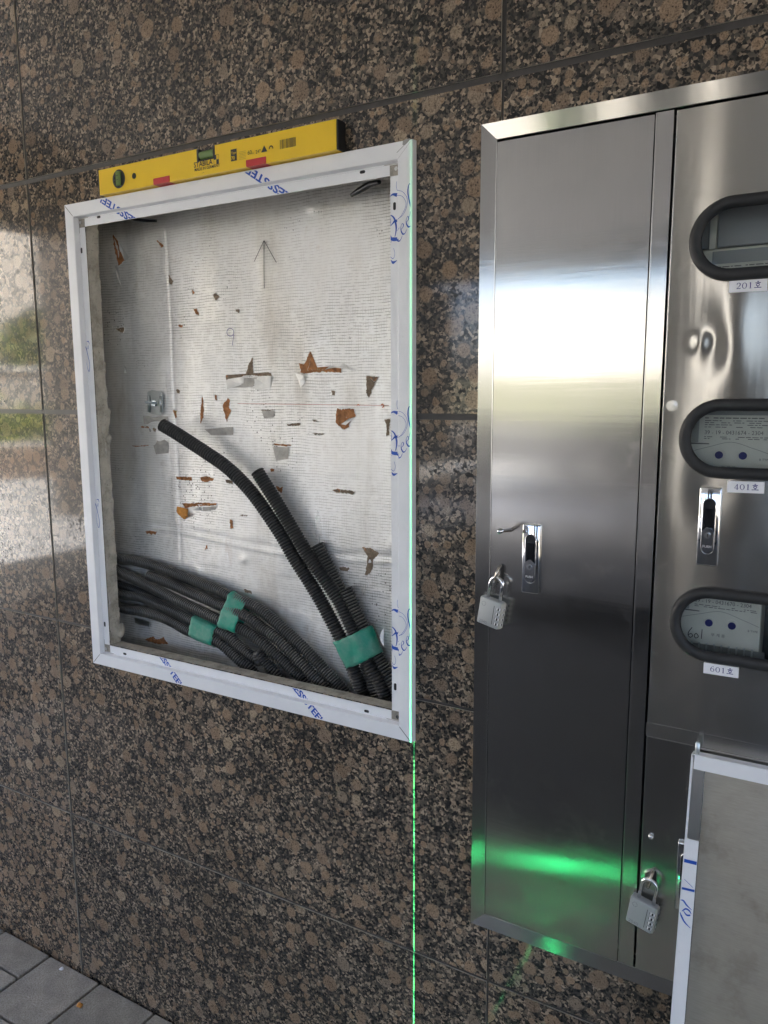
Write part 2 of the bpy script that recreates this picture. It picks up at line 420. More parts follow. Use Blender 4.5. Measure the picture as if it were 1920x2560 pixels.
CON_A = conduit_mat('black_corrugated_plastic', .38)
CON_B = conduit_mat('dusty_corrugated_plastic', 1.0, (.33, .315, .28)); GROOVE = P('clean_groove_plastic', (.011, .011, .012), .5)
PANE = None
t = NT('clear_acrylic_pane'); t.b.inputs['Transmission Weight'].default_value = 1; t.b.inputs['Roughness'].default_value = .03; t.b.inputs['IOR'].default_value = 1.3; t.b.inputs['Base Color'].default_value = (.93, .95, .95, 1); PANE = t.m

# ------------------------------------------------------------------ ground, building, yard
PV = empty('pavement'); tag(PV, kind='structure')
bed = MB(); bed.box(-2.3, 3.4, -1.23, .02, -.10, -.018)
bed.build('paving_bed', P('jointing_sand', (.045, .042, .036), .95, var=.3, vscale=60), PV)
pm = None
def paver(x0, x1, y0, y1):
    global pm
    wx, wy = x1-x0-.0075, y1-y0-.0075
    key = (round(wx, 3), round(wy, 3))
    if key not in PMS:
        m = MB(); m.box(-wx/2, wx/2, -wy/2, wy/2, -.05, 0, bev=.003)
        o = m.build('paver', PAVER, PV); PMS[key] = o.data
    else:
        o = bpy.data.objects.new('paver', PMS[key]); COL.objects.link(o); o.parent = PV
    o.location = ((x0+x1)/2, (y0+y1)/2, random.uniform(-.0015, .0008))
    o.rotation_euler = (random.uniform(-.004, .004), random.uniform(-.004, .004), random.uniform(-.006, .006))
PMS = {}
PX0 = -.125
for i in range(-8, 12):
    x0 = PX0+i*.2025
    for j in range(6):
        y1 = -.003-j*.2025
        if i < 0 and j < 2:
            paver(x0, x0+.2025, y1-.10, y1); paver(x0, x0+.2025, y1-.2025, y1-.1)
        else: paver(x0, x0+.2025, y1-.2025, y1)
t = NT('porch_paving'); c = t.coord(); bt = t.n('TexBrick'); bt.inputs['Scale'].default_value = 2.47; bt.offset = 0; bt.inputs['Brick Width'].default_value = .5; bt.inputs['Row Height'].default_value = .5
bt.inputs['Mortar Size'].default_value = .008; bt.inputs['Color1'].default_value = (.060, .060, .058, 1); bt.inputs['Color2'].default_value = (.075, .075, .072, 1); bt.inputs['Mortar'].default_value = (.03, .03, .028, 1)
t.l(c, bt.inputs['Vector']); t.l(bt.outputs[0], t.b.inputs['Base Color']); t.b.inputs['Roughness'].default_value = .85
PORCHP = t.m
tag(MB().box(-2.4, 8, -6.0, -1.23, -.06, -.003).build('porch_floor', PORCHP), kind='structure')
YARD = P('pale_concrete_yard', (.56, .57, .58), .28, var=.12, vscale=1.2, bump=.1, bscale=30, spec=.5)
tag(MB().box(-400, 400, -400, 60, -.6, -.11).build('ground', P('earth_ground', (.16, .14, .10), .95, var=.3, vscale=.3)), kind='structure')
y = MB(); y.box(-60, -5.0, -15, 10, -.10, -.02)
tag(y.build('yard', YARD), kind='structure')
ra = MB(); ra.box(-60, 40, -42, -15.001, -.10, -.024); ra.box(-4.999, 40, -15, -6.001, -.10, -.024); ra.box(-4.999, -2.401, -5.999, 10, -.10, -.024)
tag(ra.build('road', P('asphalt', (.055, .055, .056), .8, var=.2, vscale=6)), kind='structure')
# direction in which the polished wall at the left looks out
DV = Vector((-.82, -.565, 0)).normalized(); SV = Vector((-DV.y, DV.x, 0))
def strip(d0, d1, z0, z1, half0=-14, half1=16, m=0, mb=None):
    mb = mb or MB()
    c0 = CAM.copy(); c0.y = -CAM.y; c0.z = 0
    q = [c0+DV*d0+SV*half0, c0+DV*d0+SV*half1, c0+DV*d1+SV*half1, c0+DV*d1+SV*half0]
    return mb.prism([Vector((p.x, p.y, z0)) for p in q], (0, 0, z1-z0), m)
tag(strip(16, 26, -.05, -.012, -14, 3).build('brown_paving', P('brown_block_paving', (.15, .115, .09), .8, var=.3, vscale=4)), kind='structure')
tag(strip(26, 26.35, -.02, .12).build('yard_kerb', P('pale_kerb_stone', (.55, .55, .53), .7)), kind='structure')
rw = empty('retaining_wall', (-25, -16, 0)); tag(rw, 'grey concrete retaining wall with white coping behind the clipped hedge, mirrored in the granite', 'wall')
strip(30.2, 30.6, 0, 2.35).build('wall_body', CONCRETE, rw)
strip(30.05, 30.75, 2.352, 2.50).build('coping', P('white_coping', (.75, .75, .73), .6), rw)
def leafmass(name, label, cat, fn, n, size, cols, trunk=None, group=None, seed=1):
    rnd = random.Random(seed); root = empty(name, trunk[0] if trunk else (0, 0, 0)); tag(root, label, cat, group)
    m = MB()
    for _ in range(n):
        p = fn(rnd); a = Vector((rnd.gauss(0, 1), rnd.gauss(0, 1), rnd.gauss(0, 1)+.5)).normalized(); b = a.orthogonal().normalized(); b.rotate(Matrix.Rotation(rnd.uniform(0, 6.3), 3, a)); c = a.cross(b)
        s = size*rnd.uniform(.6, 1.3)
        m.add([p-b*s, p+c*s*.5, p+b*s, p-c*s*.5], [(0, 1, 2, 3)], rnd.randrange(len(cols)))
    m.build('crown' if trunk else 'foliage', cols, root)
    if trunk:
        x, yv, z = trunk[0]; h, r = trunk[1:]
        MB().tube([(x, yv, z), (x+.05, yv, z+h*.5), (x, yv+.1, z+h)], [r, r*.75, r*.4], 10).build('trunk', P('bark', (.09, .07, .05), .9, var=.3), root)
    return root
LEAFS = [P('leaf_light', (.16, .24, .045), .5), P('leaf_mid', (.085, .15, .03), .5), P('leaf_dark', (.04, .08, .02), .55)]
HEDGE = [P('hedge_leaf_yellow', (.30, .36, .05), .5), P('hedge_leaf_green', (.17, .26, .05), .5)]
c0 = Vector((CAM.x, -CAM.y, 0))
def hedge_fn(r):
    return c0+DV*r.uniform(27, 28.2)+SV*r.uniform(-13, 15)+Vector((0, 0, abs(r.gauss(.55, .3))))
leafmass('clipped_hedge', 'long low yellow green hedge beyond the yard, mirrored in the granite at left', 'hedge', hedge_fn, 9000, .16, HEDGE, seed=3)
for k, (d, s, h, rr) in enumerate([(36, -6, 6.2, 2.6), (35, 1.5, 4.8, 2.2), (38, 8, 7.0, 3.0), (34, 13, 5.2, 2.4)]):
    b = c0+DV*d+SV*s
    def tf(r, b=b, h=h, rr=rr):
        v = Vector((r.gauss(0, 1), r.gauss(0, 1), r.gauss(0, 1))).normalized()*rr*r.uniform(.45, 1)**.5
        return Vector((b.x, b.y, h*.68))+Vector((v.x, v.y, v.z*.8))
    leafmass('yard_tree', ['spreading tree farthest left beyond the retaining wall', 'small round tree behind the retaining wall coping', 'tallest tree beyond the retaining wall', 'bushy tree at the near end of the retaining wall'][k], 'tree', tf, 2600, .22, LEAFS, ((b.x, b.y, 0), h*.6, .14), 'trees beyond the retaining wall', seed=20+k)
bt_ = (-3.6, -16, 0)
def tf2(r):
    v = Vector((r.gauss(0, 1), r.gauss(0, 1), r.gauss(0, 1))).normalized()*1.0*r.uniform(.4, 1)**.5
    return Vector((bt_[0]+v.x*.55, bt_[1]+v.y, 2.4+v.z*2.3))
leafmass('slender_tree', 'slender green tree before the porch, a green tint in the steel trim', 'tree', tf2, 2600, .16, LEAFS, (bt_, 1.8, .09), seed=31)
cbk = empty('added_cream_block', tuple(c0+DV*46)); tag(cbk, 'tall cream apartment block added unseen behind the trees to lay pale haze in the left granite', 'building')  # block added to cover blue sky with a pale reflection in the granite
strip(46, 56, -.1, 11.5, -26, 14).build('facade', P('cream_render', (.62, .60, .55), .8, var=.05, vscale=.5), cbk)
strip(45.7, 56.3, 11.502, 11.9, -26.3, 14.3).build('roof_parapet', P('cream_parapet', (.55, .53, .49), .8), cbk)
# unseen far wall, added and darkened to trim the foot of the bright band
tag(MB().box(-40, 30, -42.4, -42, -.1, 2.35).build('added_boundary_wall', P('greenish_grey_wall', (.13, .135, .105), .9, var=.3, vscale=2)), 'greenish grey boundary wall added far across the yard to trim the bright band in the steel cabinet', 'wall')
fb = empty('added_white_block', (-15, -50, 0)); tag(fb, 'sunlit white apartment block added unseen across the road to make the bright band in the cabinet door', 'building')  # unseen block added as source of the bright band and warmer bounce light
MB().box(-19.5, -5.2, -60, -50, -.1, 7.3).build('facade', P('white_render', (.68, .665, .625), .8, var=.04, vscale=.5), fb)
MB().box(-19.8, -4.9, -60.2, -49.7, 7.302, 7.7).build('roof_parapet', P('parapet_render', (.62, .60, .56), .8), fb)
for k in range(4):
    for z_ in (.6, 5.6):
        x_ = -17.6+k*3.2; f_ = MB().box(x_, x_+1.3, -50.04, -49.9, z_, z_+1.25).build('window', P('window_frame', (.55, .55, .55), .5), fb)
        MB().box(x_+.08, x_+1.22, -50.02, -49.88, z_+.08, z_+1.17).build('window_pane', P('far_glass', (.05, .06, .07), .1), f_)
# porch: ceiling with the storeys above it, columns at its edge
CEIL = P('porch_ceiling_panel', (.80, .80, .785), .7, var=.06, vscale=2)
bl = empty('apartment_building'); tag(bl, 'apartment building whose open ground floor shelters the granite wall', 'building')
MB().box(-2.4, 8, -6.0, .14, 2.78, 2.92).build('porch_ceiling', CEIL, bl)
MB().box(-2.5, 8.1, -6.1, 9, 2.925, 13).build('upper_storey', P('render_wall', (.45, .43, .40), .8), bl)
MB().box(-2.4, 8, -6.09, -5.86, 2.60, 2.777).build('added_edge_beam', P('beam_render', (.55, .545, .53), .8), bl)  # beam added to hide blue sky above the bright band
MB().box(-2.49, -2.26, -5.855, .13, 2.44, 2.777).build('added_edge_beam', P('beam_render_side', (.30, .295, .28), .8), bl)  # side beam added to keep blue sky out of the left granite
bk = MB(); bk.box(-2.4, 8, .14, 9, 0, 2.915)
bk.build('core_wall', CONCRETE, bl)
for k, (x0, x1, lab) in enumerate([(.10, .54, 'narrower'), (.72, 1.24, 'wider')]):
    col = empty('porch_column', (x0, -5.9, 0)); tag(col, lab+' grey clad column at the outer edge of the porch, mirrored in the meter door', 'column', 'columns at the porch edge')
    MB().box(x0, x1, -5.84, -5.5, .10, 2.775, bev=.01).build('shaft', P('grey_cladding', (.17, .17, .165), .45, var=.1), col)
    MB().box(x0-.03, x1+.03, -5.93, -5.47, -.003, .098).build('plinth', P('dark_plinth', (.09, .09, .09), .5), col)
gp = empty('side_building', (-6.7, -10, 0)); tag(gp, 'low dark stone building at the side of the yard, mirrored dark in the granite', 'building')
MB().box(-7.2, -6.2, -15.2, -5.3, -.02, 3.6).build('building_wall', P('dark_pier_stone', (.075, .07, .066), .6, var=.2, vscale=8), gp)
MB().box(-7.3, -6.1, -15.3, -5.2, 3.602, 3.75).build('roof_edge', P('pier_cap_stone', (.16, .155, .15), .6), gp)
car = empty('added_parked_car', (.9, -4.45, 0)); tag(car, 'unseen grey car added in the porch behind the camera to darken the lower wall and cabinet doors', 'car')  # unseen car added to block light from the lower wall
PAINT = P('grey_car_paint', (.30, .31, .33), .25, .6, coat=.6); GLASSD = P('dark_car_glass', (.012, .014, .016), .06)
def carbody(prof, y0, y1, inset, name, mat, bev=.05):
    bm = bmesh.new(); n = len(prof); zt = max(p[1] for p in prof); zb = min(p[1] for p in prof)
    A = []
    for yv, sgn in ((y0, 1), (y1, -1)):
        A.append([bm.verts.new((x, yv+sgn*inset*((z-zb)/(zt-zb)), z)) for x, z in prof])
    bm.faces.new(A[0]); bm.faces.new(A[1][::-1])
    for i in range(n): bm.faces.new((A[0][i], A[1][i], A[1][(i+1) % n], A[0][(i+1) % n]))
    bmesh.ops.recalc_face_normals(bm, faces=bm.faces[:]); bmesh.ops.bevel(bm, geom=bm.edges[:], offset=bev, segments=3, affect='EDGES', profile=.5)
    return MB().bm(bm).build(name, mat, car, smooth=True, angle=50)
carbody([(-1.25, .30), (-1.28, .62), (-1.15, .80), (-.2, .92), (2.7, .96), (3.0, .90), (3.05, .34), (2.9, .22), (-1.1, .22)], -5.3, -3.6, .03, 'body', PAINT, .06)
carbody([(-.35, .90), (.45, 1.37), (1.0, 1.43), (1.9, 1.41), (2.75, .94)], -5.2, -3.7, .20, 'cabin', PAINT, .05)
def onside(pts, yb, sl):
    return [Vector((x, yb-sl*(z-.90)*.377, z)) for x, z in pts]
for yb, sl in ((-3.69, 1), (-5.21, -1)):
    for pts in ([(-.05, .97), (.48, 1.31), (.98, 1.36), (.98, .97)], [(1.05, .97), (1.05, 1.36), (1.75, 1.34), (2.3, .98)]):
        MB().prism(onside(pts, yb, sl), (0, -sl*.01, 0)).build('side_window', GLASSD, car)
for (x0, z0, x1, z1) in ((-.22, .985, .38, 1.345), (2.00, 1.365, 2.60, 1.035)):
    nx, nz = (z0-z1), (x1-x0); L_ = math.hypot(nx, nz); ox, oz = -abs(nx)/L_*.012*(1 if x0 < 0 else -1), .012
    MB().prism([Vector((x0+ox, -5.05, z0+oz)), Vector((x0+ox, -3.85, z0+oz)), Vector((x1+ox, -3.95, z1+oz)), Vector((x1+ox, -4.95, z1+oz))], (0, 0, .006)).build('windscreen' if x0 < 0 else 'rear_window', GLASSD, car)
for wxp in (-.45, 2.2):
    for wy in (-5.3, -3.78):
        wh = MB(); wh.disc((wxp, .31), .31, wy, wy+.19, 32); wo_ = wh.build('wheel', P('tyre', (.02, .02, .02), .8), car)
        MB().disc((wxp, .31), .20, wy-.004, wy+.194, 20).build('rim', P('alloy', (.5, .5, .51), .3, 1.0), wo_)
for wy in (-5.1, -3.95): MB().box(-1.27, -1.10, wy, wy+.28, .62, .72, bev=.02).build('headlight', P('lamp_glass', (.6, .62, .64), .1), car)
for wy in (-5.15, -3.9): MB().box(2.95, 3.04, wy, wy+.26, .68, .80, bev=.02).build('tail_light', P('tail_red', (.3, .01, .01), .2), car)
# ------------------------------------------------------------------ granite wall with two openings
HX0, HX1, HZ0, HZ1 = .190, .966, .942, 1.906        # opening behind the white frame
KX0, KX1, KZ0, KZ1 = 1.165, 2.05, .612, 1.922       # opening behind the cabinet
VJ = [-2.3334, -1.1667, 0, 1.1667, 2.3334, 3.5]
HJ = [-.06, .4547, .9739, 1.4913, 2.0172, 2.545, 2.77]
wall = empty('granite_wall'); tag(wall, 'polished brown granite wall of large slabs with dark sealed joints', 'wall')
def slab(x0, x1, z0, z1):
    xs = sorted({x0, x1, *[q for q in (HX0, HX1, KX0, KX1) if x0 < q < x1]})
    zs = sorted({z0, z1, *[q for q in (HZ0, HZ1, KZ0, KZ1) if z0 < q < z1]})
    def keep(i, j):
        if not (0 <= i < len(xs)-1 and 0 <= j < len(zs)-1): return False
        xm, zmid = (xs[i]+xs[i+1])/2, (zs[j]+zs[j+1])/2
        return not ((HX0 < xm < HX1 and HZ0 < zmid < HZ1) or (KX0 < xm < KX1 and KZ0 < zmid < KZ1))
    cells = {(i, j) for i in range(len(xs)-1) for j in range(len(zs)-1) if keep(i, j)}
    while cells:
        st = [cells.pop()]; comp = set(st)
        while st:
            i, j = st.pop()
            for q in ((i+1, j), (i-1, j), (i, j+1), (i, j-1)):
                if q in cells: cells.discard(q); comp.add(q); st.append(q)
        idx = {}; vs = []; fs = []; ms = []
        def V(i, j, b):
            k = (i, j, b)
            if k not in idx: idx[k] = len(vs); vs.append((xs[i], .03 if b else 0, zs[j]))
            return idx[k]
        for i, j in comp:
            fs.append((V(i, j, 0), V(i+1, j, 0), V(i+1, j+1, 0), V(i, j+1, 0))); ms.append(0)
            fs.append((V(i, j, 1), V(i, j+1, 1), V(i+1, j+1, 1), V(i+1, j, 1))); ms.append(1)
            for (a, b), e in (((i-1, j), ((i, j), (i, j+1))), ((i+1, j), ((i+1, j+1), (i+1, j))), ((i, j-1), ((i+1, j), (i, j))), ((i, j+1), ((i, j+1), (i+1, j+1)))):
                if (a, b) not in comp:
                    (p, q), (r_, s_) = e
                    fs.append((V(p, q, 0), V(r_, s_, 0), V(r_, s_, 1), V(p, q, 1))); ms.append(1)
        m = MB(); m.add(vs, fs); m.m = ms
        m.build('granite_slab', [GRAN, CUT], wall)
GH, GV = .0055, .0042
def gh(z): return .0055 if z > 1.3 else .0030
def gv(x, z): return .0042 if x < .5 or z > 2.0 else .0022
for a in range(len(VJ)-1):
    for b in range(len(HJ)-1):
        slab(VJ[a]+gv(VJ[a], HJ[b]), VJ[a+1]-gv(VJ[a+1], HJ[b]), HJ[b]+gh(HJ[b]), HJ[b+1]-gh(HJ[b+1]))
def sealed(x0, x1, z0, z1):
    MB().box(x0, x1, .0025, .026, z0, z1).build('joint_sealant', SEAL, wall)
for z in HJ[1:-1]:
    segs = [(VJ[0], VJ[-1])]
    for (a, b, c, d) in ((HX0, HX1, HZ0, HZ1), (KX0, KX1, KZ0, KZ1)):
        if c < z < d: segs = [s for q in segs for s in ((q[0], min(q[1], a)), (max(q[0], b), q[1])) if s[1]-s[0] > .001]
    for s in segs: sealed(s[0], s[1], z-gh(z), z+gh(z))
for x in VJ[1:-1]:
    for b in range(len(HJ)-1):
        z0, z1 = HJ[b]+gh(HJ[b]), HJ[b+1]-gh(HJ[b+1]); GV = gv(x, HJ[b])
        if x == 1.1667 and z1 > KZ0 and z0 < KZ1:
            if z0 < KZ0: sealed(x-GV, x+GV, z0, KZ0)
            if z1 > KZ1: sealed(x-GV, x+GV, KZ1, z1)
        else: sealed(x-GV, x+GV, z0, z1)
# hacked stone edge at the left of the opening, and mortar lumps at the joint
m = MB(); NZ, NY = 300, 8; vs = []
for i in range(NZ+1):
    z = HZ0+(HZ1-HZ0)*i/NZ
    for j in range(NY+1):
        yv = .0008+.0292*j/NY
        n1 = noise.fractal(Vector((0, yv*90, z*90)), .6, 2.1, 6)*.0011
        big = (max(0, noise.noise(Vector((3.1, yv*18, z*9)))-.32)*.016+(.0018 if noise.cell(Vector((1, yv*70, z*55))) > .62 else 0))*(.2+.8*j/NY)
        x = HX0+.0006+abs(n1)+big
        if j == NY: yv += noise.noise(Vector((9, 0, z*160)))*.0022+(noise.cell(Vector((4, 0, z*38)))-.5)*.0036
        if z > 1.86: x += (z-1.86)*.12
        vs.append((x, yv, z))
m.add(vs, [(i*(NY+1)+j, i*(NY+1)+j+1, (i+1)*(NY+1)+j+1, (i+1)*(NY+1)+j) for i in range(NZ) for j in range(NY)])
m.build('hacked_edge', CUT, wall)
for k, (z, yv, s) in enumerate([(1.474, .022, .016), (1.452, .018, .013), (1.430, .027, .012), (.968, .030, .018), (1.49, .012, .010)]):
    bm = bmesh.new(); bmesh.ops.create_icosphere(bm, subdivisions=3, radius=s)
    for v in bm.verts:
        v.co *= 1+.35*noise.noise(v.co*90+Vector((k, 0, 0)))
        v.co = Vector((HX0+.002+v.co.x*.35, yv+v.co.y*.6, z+v.co.z))
    MB().bm(bm).build('mortar_lump', CUT, wall, smooth=True)

# ------------------------------------------------------------------ foil faced insulation at the back of the opening
YB = .105
ins = empty('insulation_board', (.55, YB, .9)); tag(ins, 'dirty silver foil insulation board with scrim grid and brown tears inside the wall opening', 'insulation board')
Z1, Z2, Z4, Z5, Z6, Z7 = zm(150, 250, 3.318), zm(600, 250, 3.318), zm(150, 750, 3.318), zm(600, 750, 3.318), zm(150, 1250, 3.318), zm(600, 1250, 3.318)
ZT, ZE, ZF = zm(540, 880, 3.607), zm(230, 1350, 4.1475), zm(300, 1000, 4.1475)
def bw(q, dy=0.0): return at(q[0], q[1], YB-dy)
seamx = bw((420, 800)).x; foldz = bw((900, 1395)).z
dents = []
rd = random.Random(5)
for _ in range(70): dents.append((rd.uniform(.1, 1.0), rd.uniform(.95, 1.9), rd.uniform(.008, .03), rd.uniform(-.0028, .0014)))
bx = bw(Z4(820, 1120)); dents += [(bx.x, bx.z, .045, -.008)]
def hsurf(x, z):
    h = noise.fractal(Vector((x*5, 0, z*3)), 1.0, 2.0, 3)*.004
    h += -.0008*math.exp(-((x-seamx)/.003)**2)+.0010*math.exp(-((x-seamx-.009)/.004)**2)-.0007*math.exp(-((x-seamx+.008)/.004)**2)
    h += -.0011*math.exp(-((z-foldz-.012*math.sin(x*7))/.004)**2)+.0010*math.exp(-((z-foldz-.012-.012*math.sin(x*7))/.006)**2)
    h += noise.noise(Vector((math.floor(x/.075)*3.7, math.floor(z/.038)*5.1, 0)))*.0007*min(1, max(0, (1.62-z)*6))
    for a, b, s, q in dents:
        d2 = ((x-a)**2+(z-b)**2)/(s*s)
        if d2 < 9: h += q*math.exp(-d2)
    if x < .20: h -= (.20-x)*.16+.004*math.sin(z*31)*min(1, (.20-x)/.03)
    return h
m = MB(); NX, NZ = 300, 330; X0, X1, ZA, ZB = .02, 1.12, .80, 2.05; vs = []
for i in range(NZ+1):
    for j in range(NX+1):
        x = X0+(X1-X0)*j/NX; z = ZA+(ZB-ZA)*i/NZ; vs.append((x, YB+hsurf(x, z)*.8, z))
m.add(vs, [(i*(NX+1)+j, i*(NX+1)+j+1, (i+1)*(NX+1)+j+1, (i+1)*(NX+1)+j) for i in range(NZ) for j in range(NX)])
m.build('foil_facing', FOIL, ins, smooth=True)
def tear(zf, pts, mat, name='tear', lift=.0009):
    """ragged patch of exposed foam lying in the torn foil"""
    q = [bw(zf(*p)) for p in pts]; out = []
    for i, a in enumerate(q):
        b = q[(i+1) % len(q)]; n = max(2, int((b-a).length/.0025))
        for k in range(n):
            p = a.lerp(b, k/n); nn = Vector((-(b-a).z, 0, (b-a).x)).normalized()
            p = p+nn*(noise.noise(p*420)*.0022+noise.noise(p*130)*.002)
            out.append(Vector((p.x, YB+hsurf(p.x, p.z)*.8-lift-noise.noise(p*150)*.0006, p.z)))
    c = sum(out, Vector())/len(out); c.y += lift*.7
    m = MB(); m.add(out+[c], [(i, (i+1) % len(out), len(out)) for i in range(len(out))])
    rim = [p+(p-c).normalized()*.0025 for p in out]
    for p in rim: p.y = YB+hsurf(p.x, p.z)*.8+.0004
    n = len(out); m.add(out+rim, [(i, (i+1) % n, n+(i+1) % n, n+i) for i in range(n)], 1)
    return m.build(name, [mat, FLAP], ins, smooth=False)
def flap(zf, pts, curl=.0028, mat=None):
    q = [bw(zf(*p)) for p in pts]; c = sum(q, Vector())/len(q)
    vs = []
    for i, p in enumerate(q): vs.append(Vector((p.x, YB+hsurf(p.x, p.z)*.8-.0009-(curl if i % 2 else 0), p.z)))
    vs.append(Vector((c.x, YB+hsurf(c.x, c.z)*.8-.001-curl*.4, c.z)))
    n = len(q); m = MB(); m.add(vs, [(i, (i+1) % n, n) for i in range(n)])
    return m.build('torn_flap', mat or FLAP, ins, smooth=False)
TEARS = [(Z1, [(460,1125),(500,1170),(510,1250),(555,1320),(500,1375),(470,1200)], BROWN),
 (Z1, [(810,1160),(865,1210),(850,1222),(815,1180)], BROWN), (Z1, [(900,1450),(940,1500),(930,1525),(905,1530)], BROWND), (Z1, [(1092,1570),(1117,1600),(1100,1612)], BROWN), (Z1, [(1270,1615),(1300,1605),(1335,1640),(1300,1665)], BROWND),
 (Z4, [(1105,70),(1140,75),(1155,130),(1120,110)], BROWN), (Z4, [(490,235),(545,230),(540,275),(510,265)], BROWND), (Z4, [(1465,75),(1495,80),(1490,105),(1465,100)], BROWND),
 (ZT, [(95,210),(190,212),(270,200),(300,100),(330,50),(338,190),(500,190),(505,215),(350,212),(330,205),(200,222),(130,240),(100,290)], BROWND),
 (ZT, [(100,212),(190,214),(260,208),(200,222),(130,240),(102,285)], BROWN), (ZT, [(350,205),(500,194),(503,214),(355,212)], BROWN),
 (ZT, [(745,100),(800,120),(850,0),(860,0),(845,130),(830,165),(900,158),(985,160),(1060,138),(1130,123),(1135,187),(1060,184),(990,177),(900,182),(800,192),(762,185),(770,165)], BROWN),
 (ZT, [(1360,215),(1470,222),(1425,300),(1380,410),(1355,370)], BROWND), (ZT, [(1385,222),(1468,226),(1430,262),(1400,240)], BROWN),
 (ZT, [(1095,515),(1250,515),(1262,580),(1210,610),(1200,670),(1165,700),(1130,680),(1085,640),(1083,560)], BROWN),
 (Z4, [(1170,900),(1185,795),(1200,890),(1195,970),(1165,1025)], BROWN), (Z4, [(1355,880),(1395,810),(1410,830),(1405,890),(1425,920),(1390,1010)], BROWN), (Z4, [(1290,785),(1310,790),(1310,830),(1295,830)], BROWN), (Z4, [(935,915),(965,920),(970,975),(955,985)], BROWN),
 (Z4, [(960,1465),(1090,1468),(1090,1500),(965,1490)], BROWN), (Z4, [(1165,1475),(1210,1460),(1280,1480),(1265,1500),(1215,1510),(1170,1495)], BROWN), (Z4, [(1375,1490),(1440,1500),(1440,1528),(1390,1520)], BROWND),
 (Z6, [(1010,25),(1060,30),(1150,20),(1310,28),(1305,42),(1180,47),(1060,57),(1040,70)], BROWN), (Z6, [(1415,160),(1435,165),(1442,230),(1420,235)], BROWN), (Z6, [(1222,365),(1228,400),(1210,415)], BROWN),
 (Z6, [(705,1155),(775,1130),(780,1160),(850,1150),(860,1135),(870,1160),(900,1195),(800,1190),(740,1175)], BROWN),
 (Z7, [(1015,390),(1070,400),(1130,420),(1155,440),(1110,490),(1105,560),(1080,610),(1040,620),(1060,520),(1060,440)], BROWND), (Z7, [(1035,400),(1090,400),(1110,430),(1085,470),(1065,440)], BROWN),
 (Z5, [(765,1575),(830,1570),(900,1580),(960,1590),(940,1610),(840,1600)], BROWND), (Z5, [(765,1577),(830,1572),(830,1598),(790,1592)], BROWN), (Z7, [(40,735),(100,750),(105,775),(50,765)], BROWND),
 (Z5, [(300,1545),(360,1550),(350,1600),(320,1590)], BROWN), (Z5, [(600,990),(640,1000),(655,1015),(610,1008)], BROWND), (Z5, [(1195,990),(1235,990),(1235,1120),(1205,1130),(1215,1060)], BROWND), (Z5, [(600,1105),(700,1108),(695,1116),(610,1114)], BROWND),
 (Z5, [(275,1190),(430,1205),(380,1215),(290,1205)], BROWN), (Z5, [(385,1030),(500,1020),(490,1042),(400,1045)], BROWND), (Z5, [(175,912),(300,905),(270,918),(180,920)], BROWND), (Z4, [(665,1050),(745,1053),(745,1058),(680,1056)], BROWN), (Z4, [(600,1212),(742,1203),(742,1210),(610,1219)], BROWN)]
for a in TEARS: tear(*a)
for zf, pts in [(Z1, [(505,1180),(590,1310),(545,1335),(520,1250)]), (Z1, [(470,1380),(500,1380),(520,1560),(490,1470)]), (ZT, [(985,158),(1060,112),(1150,100),(1225,160),(1150,150),(1060,140)]), (ZT, [(710,185),(800,215),(810,270),(770,320),(740,240)]),
                (ZT, [(1130,650),(1210,600),(1262,585),(1180,660)]), (ZT, [(105,245),(260,222),(250,290),(110,335)]), (ZT, [(345,222),(505,220),(490,320),(360,345)]), 
                (Z6, [(1065,65),(1160,55),(1180,90),(1070,110)]), (Z4, [(470,205),(480,240),(475,270),(462,230)]), (Z4, [(530,530),(560,560),(555,610),(540,600)]), (Z4, [(540,1540),(575,1535),(555,1560),(540,1555)])]:
    flap(zf, pts)
for zf, pts in [(ZT, [(410,528),(525,532),(520,590),(432,596)]), (Z4, [(1200,1072),(1440,1052),(1440,1118),(1262,1122)]), (Z6, [(1190,58),(1310,52),(1290,82),(1190,88)]), (Z4, [(1385,660),(1640,640),(1600,720),(1400,730)]), (Z5, [(270,1215),(410,1222),(400,1320),(300,1330)]), (Z4, [(690,960),(900,965),(905,1010),(700,1030)]), (Z4, [(745,1060),(905,1180),(900,1270),(800,1280)])]:
    flap(zf, pts, .0006, GFLAP)
rt = random.Random(77)
for k in range(9):
    px, py = rt.uniform(330, 960), rt.uniform(760, 1440)
    a_, b_ = rt.uniform(4, 16), rt.uniform(2, 6)
    if rt.random() < .35: a_, b_ = b_, a_
    tear(lambda x, y, px=px, py=py: (px+x, py+y), [(-a_, -b_*.6), (-a_*.2, -b_), (a_, -b_*.4), (a_*.7, b_), (-a_*.5, b_*.7)], BROWND if rt.random() < .6 else BROWN, lift=.0005)
def inkline(zf, lines, wd, mat, name, parent=None):
    m = MB()
    for pts in lines:
        q = []
        for p in pts:
            b = bw(zf(*p)); q.append(Vector((b.x, YB+hsurf(b.x, b.z)*.8-.0026, b.z)))
        if len(q) == 2: q = [q[0].lerp(q[1], k/8) for k in range(9)]
        for b in q: b.y = YB+hsurf(b.x, b.z)*.8-.0024
        m.add(*stroke_geo(q, [wd]*len(q)))
    return m.build(name, mat, ins)
o = inkline(Z2, [[(208, 1165), (210, 1565)], [(205, 1172), (125, 1340)], [(210, 1172), (312, 1350)], [(200, 1172), (216, 1180)]], .0016, INK, 'pen_arrow'); o['label'] = 'hand drawn black arrow pointing up'
import math as _m
o = inkline(Z4, [[(1422+28*_m.cos(a/10*6.28), 268+32*_m.sin(a/10*6.28)) for a in range(11)], [(1448, 275), (1446, 310), (1437, 378)]], .0014, NAVY, 'pen_numeral'); o['label'] = 'hand written number nine in blue ink'
inkline(ZT, [[(200, 465), (1560, 482)]], .0008, REDINK, 'chalk_line')
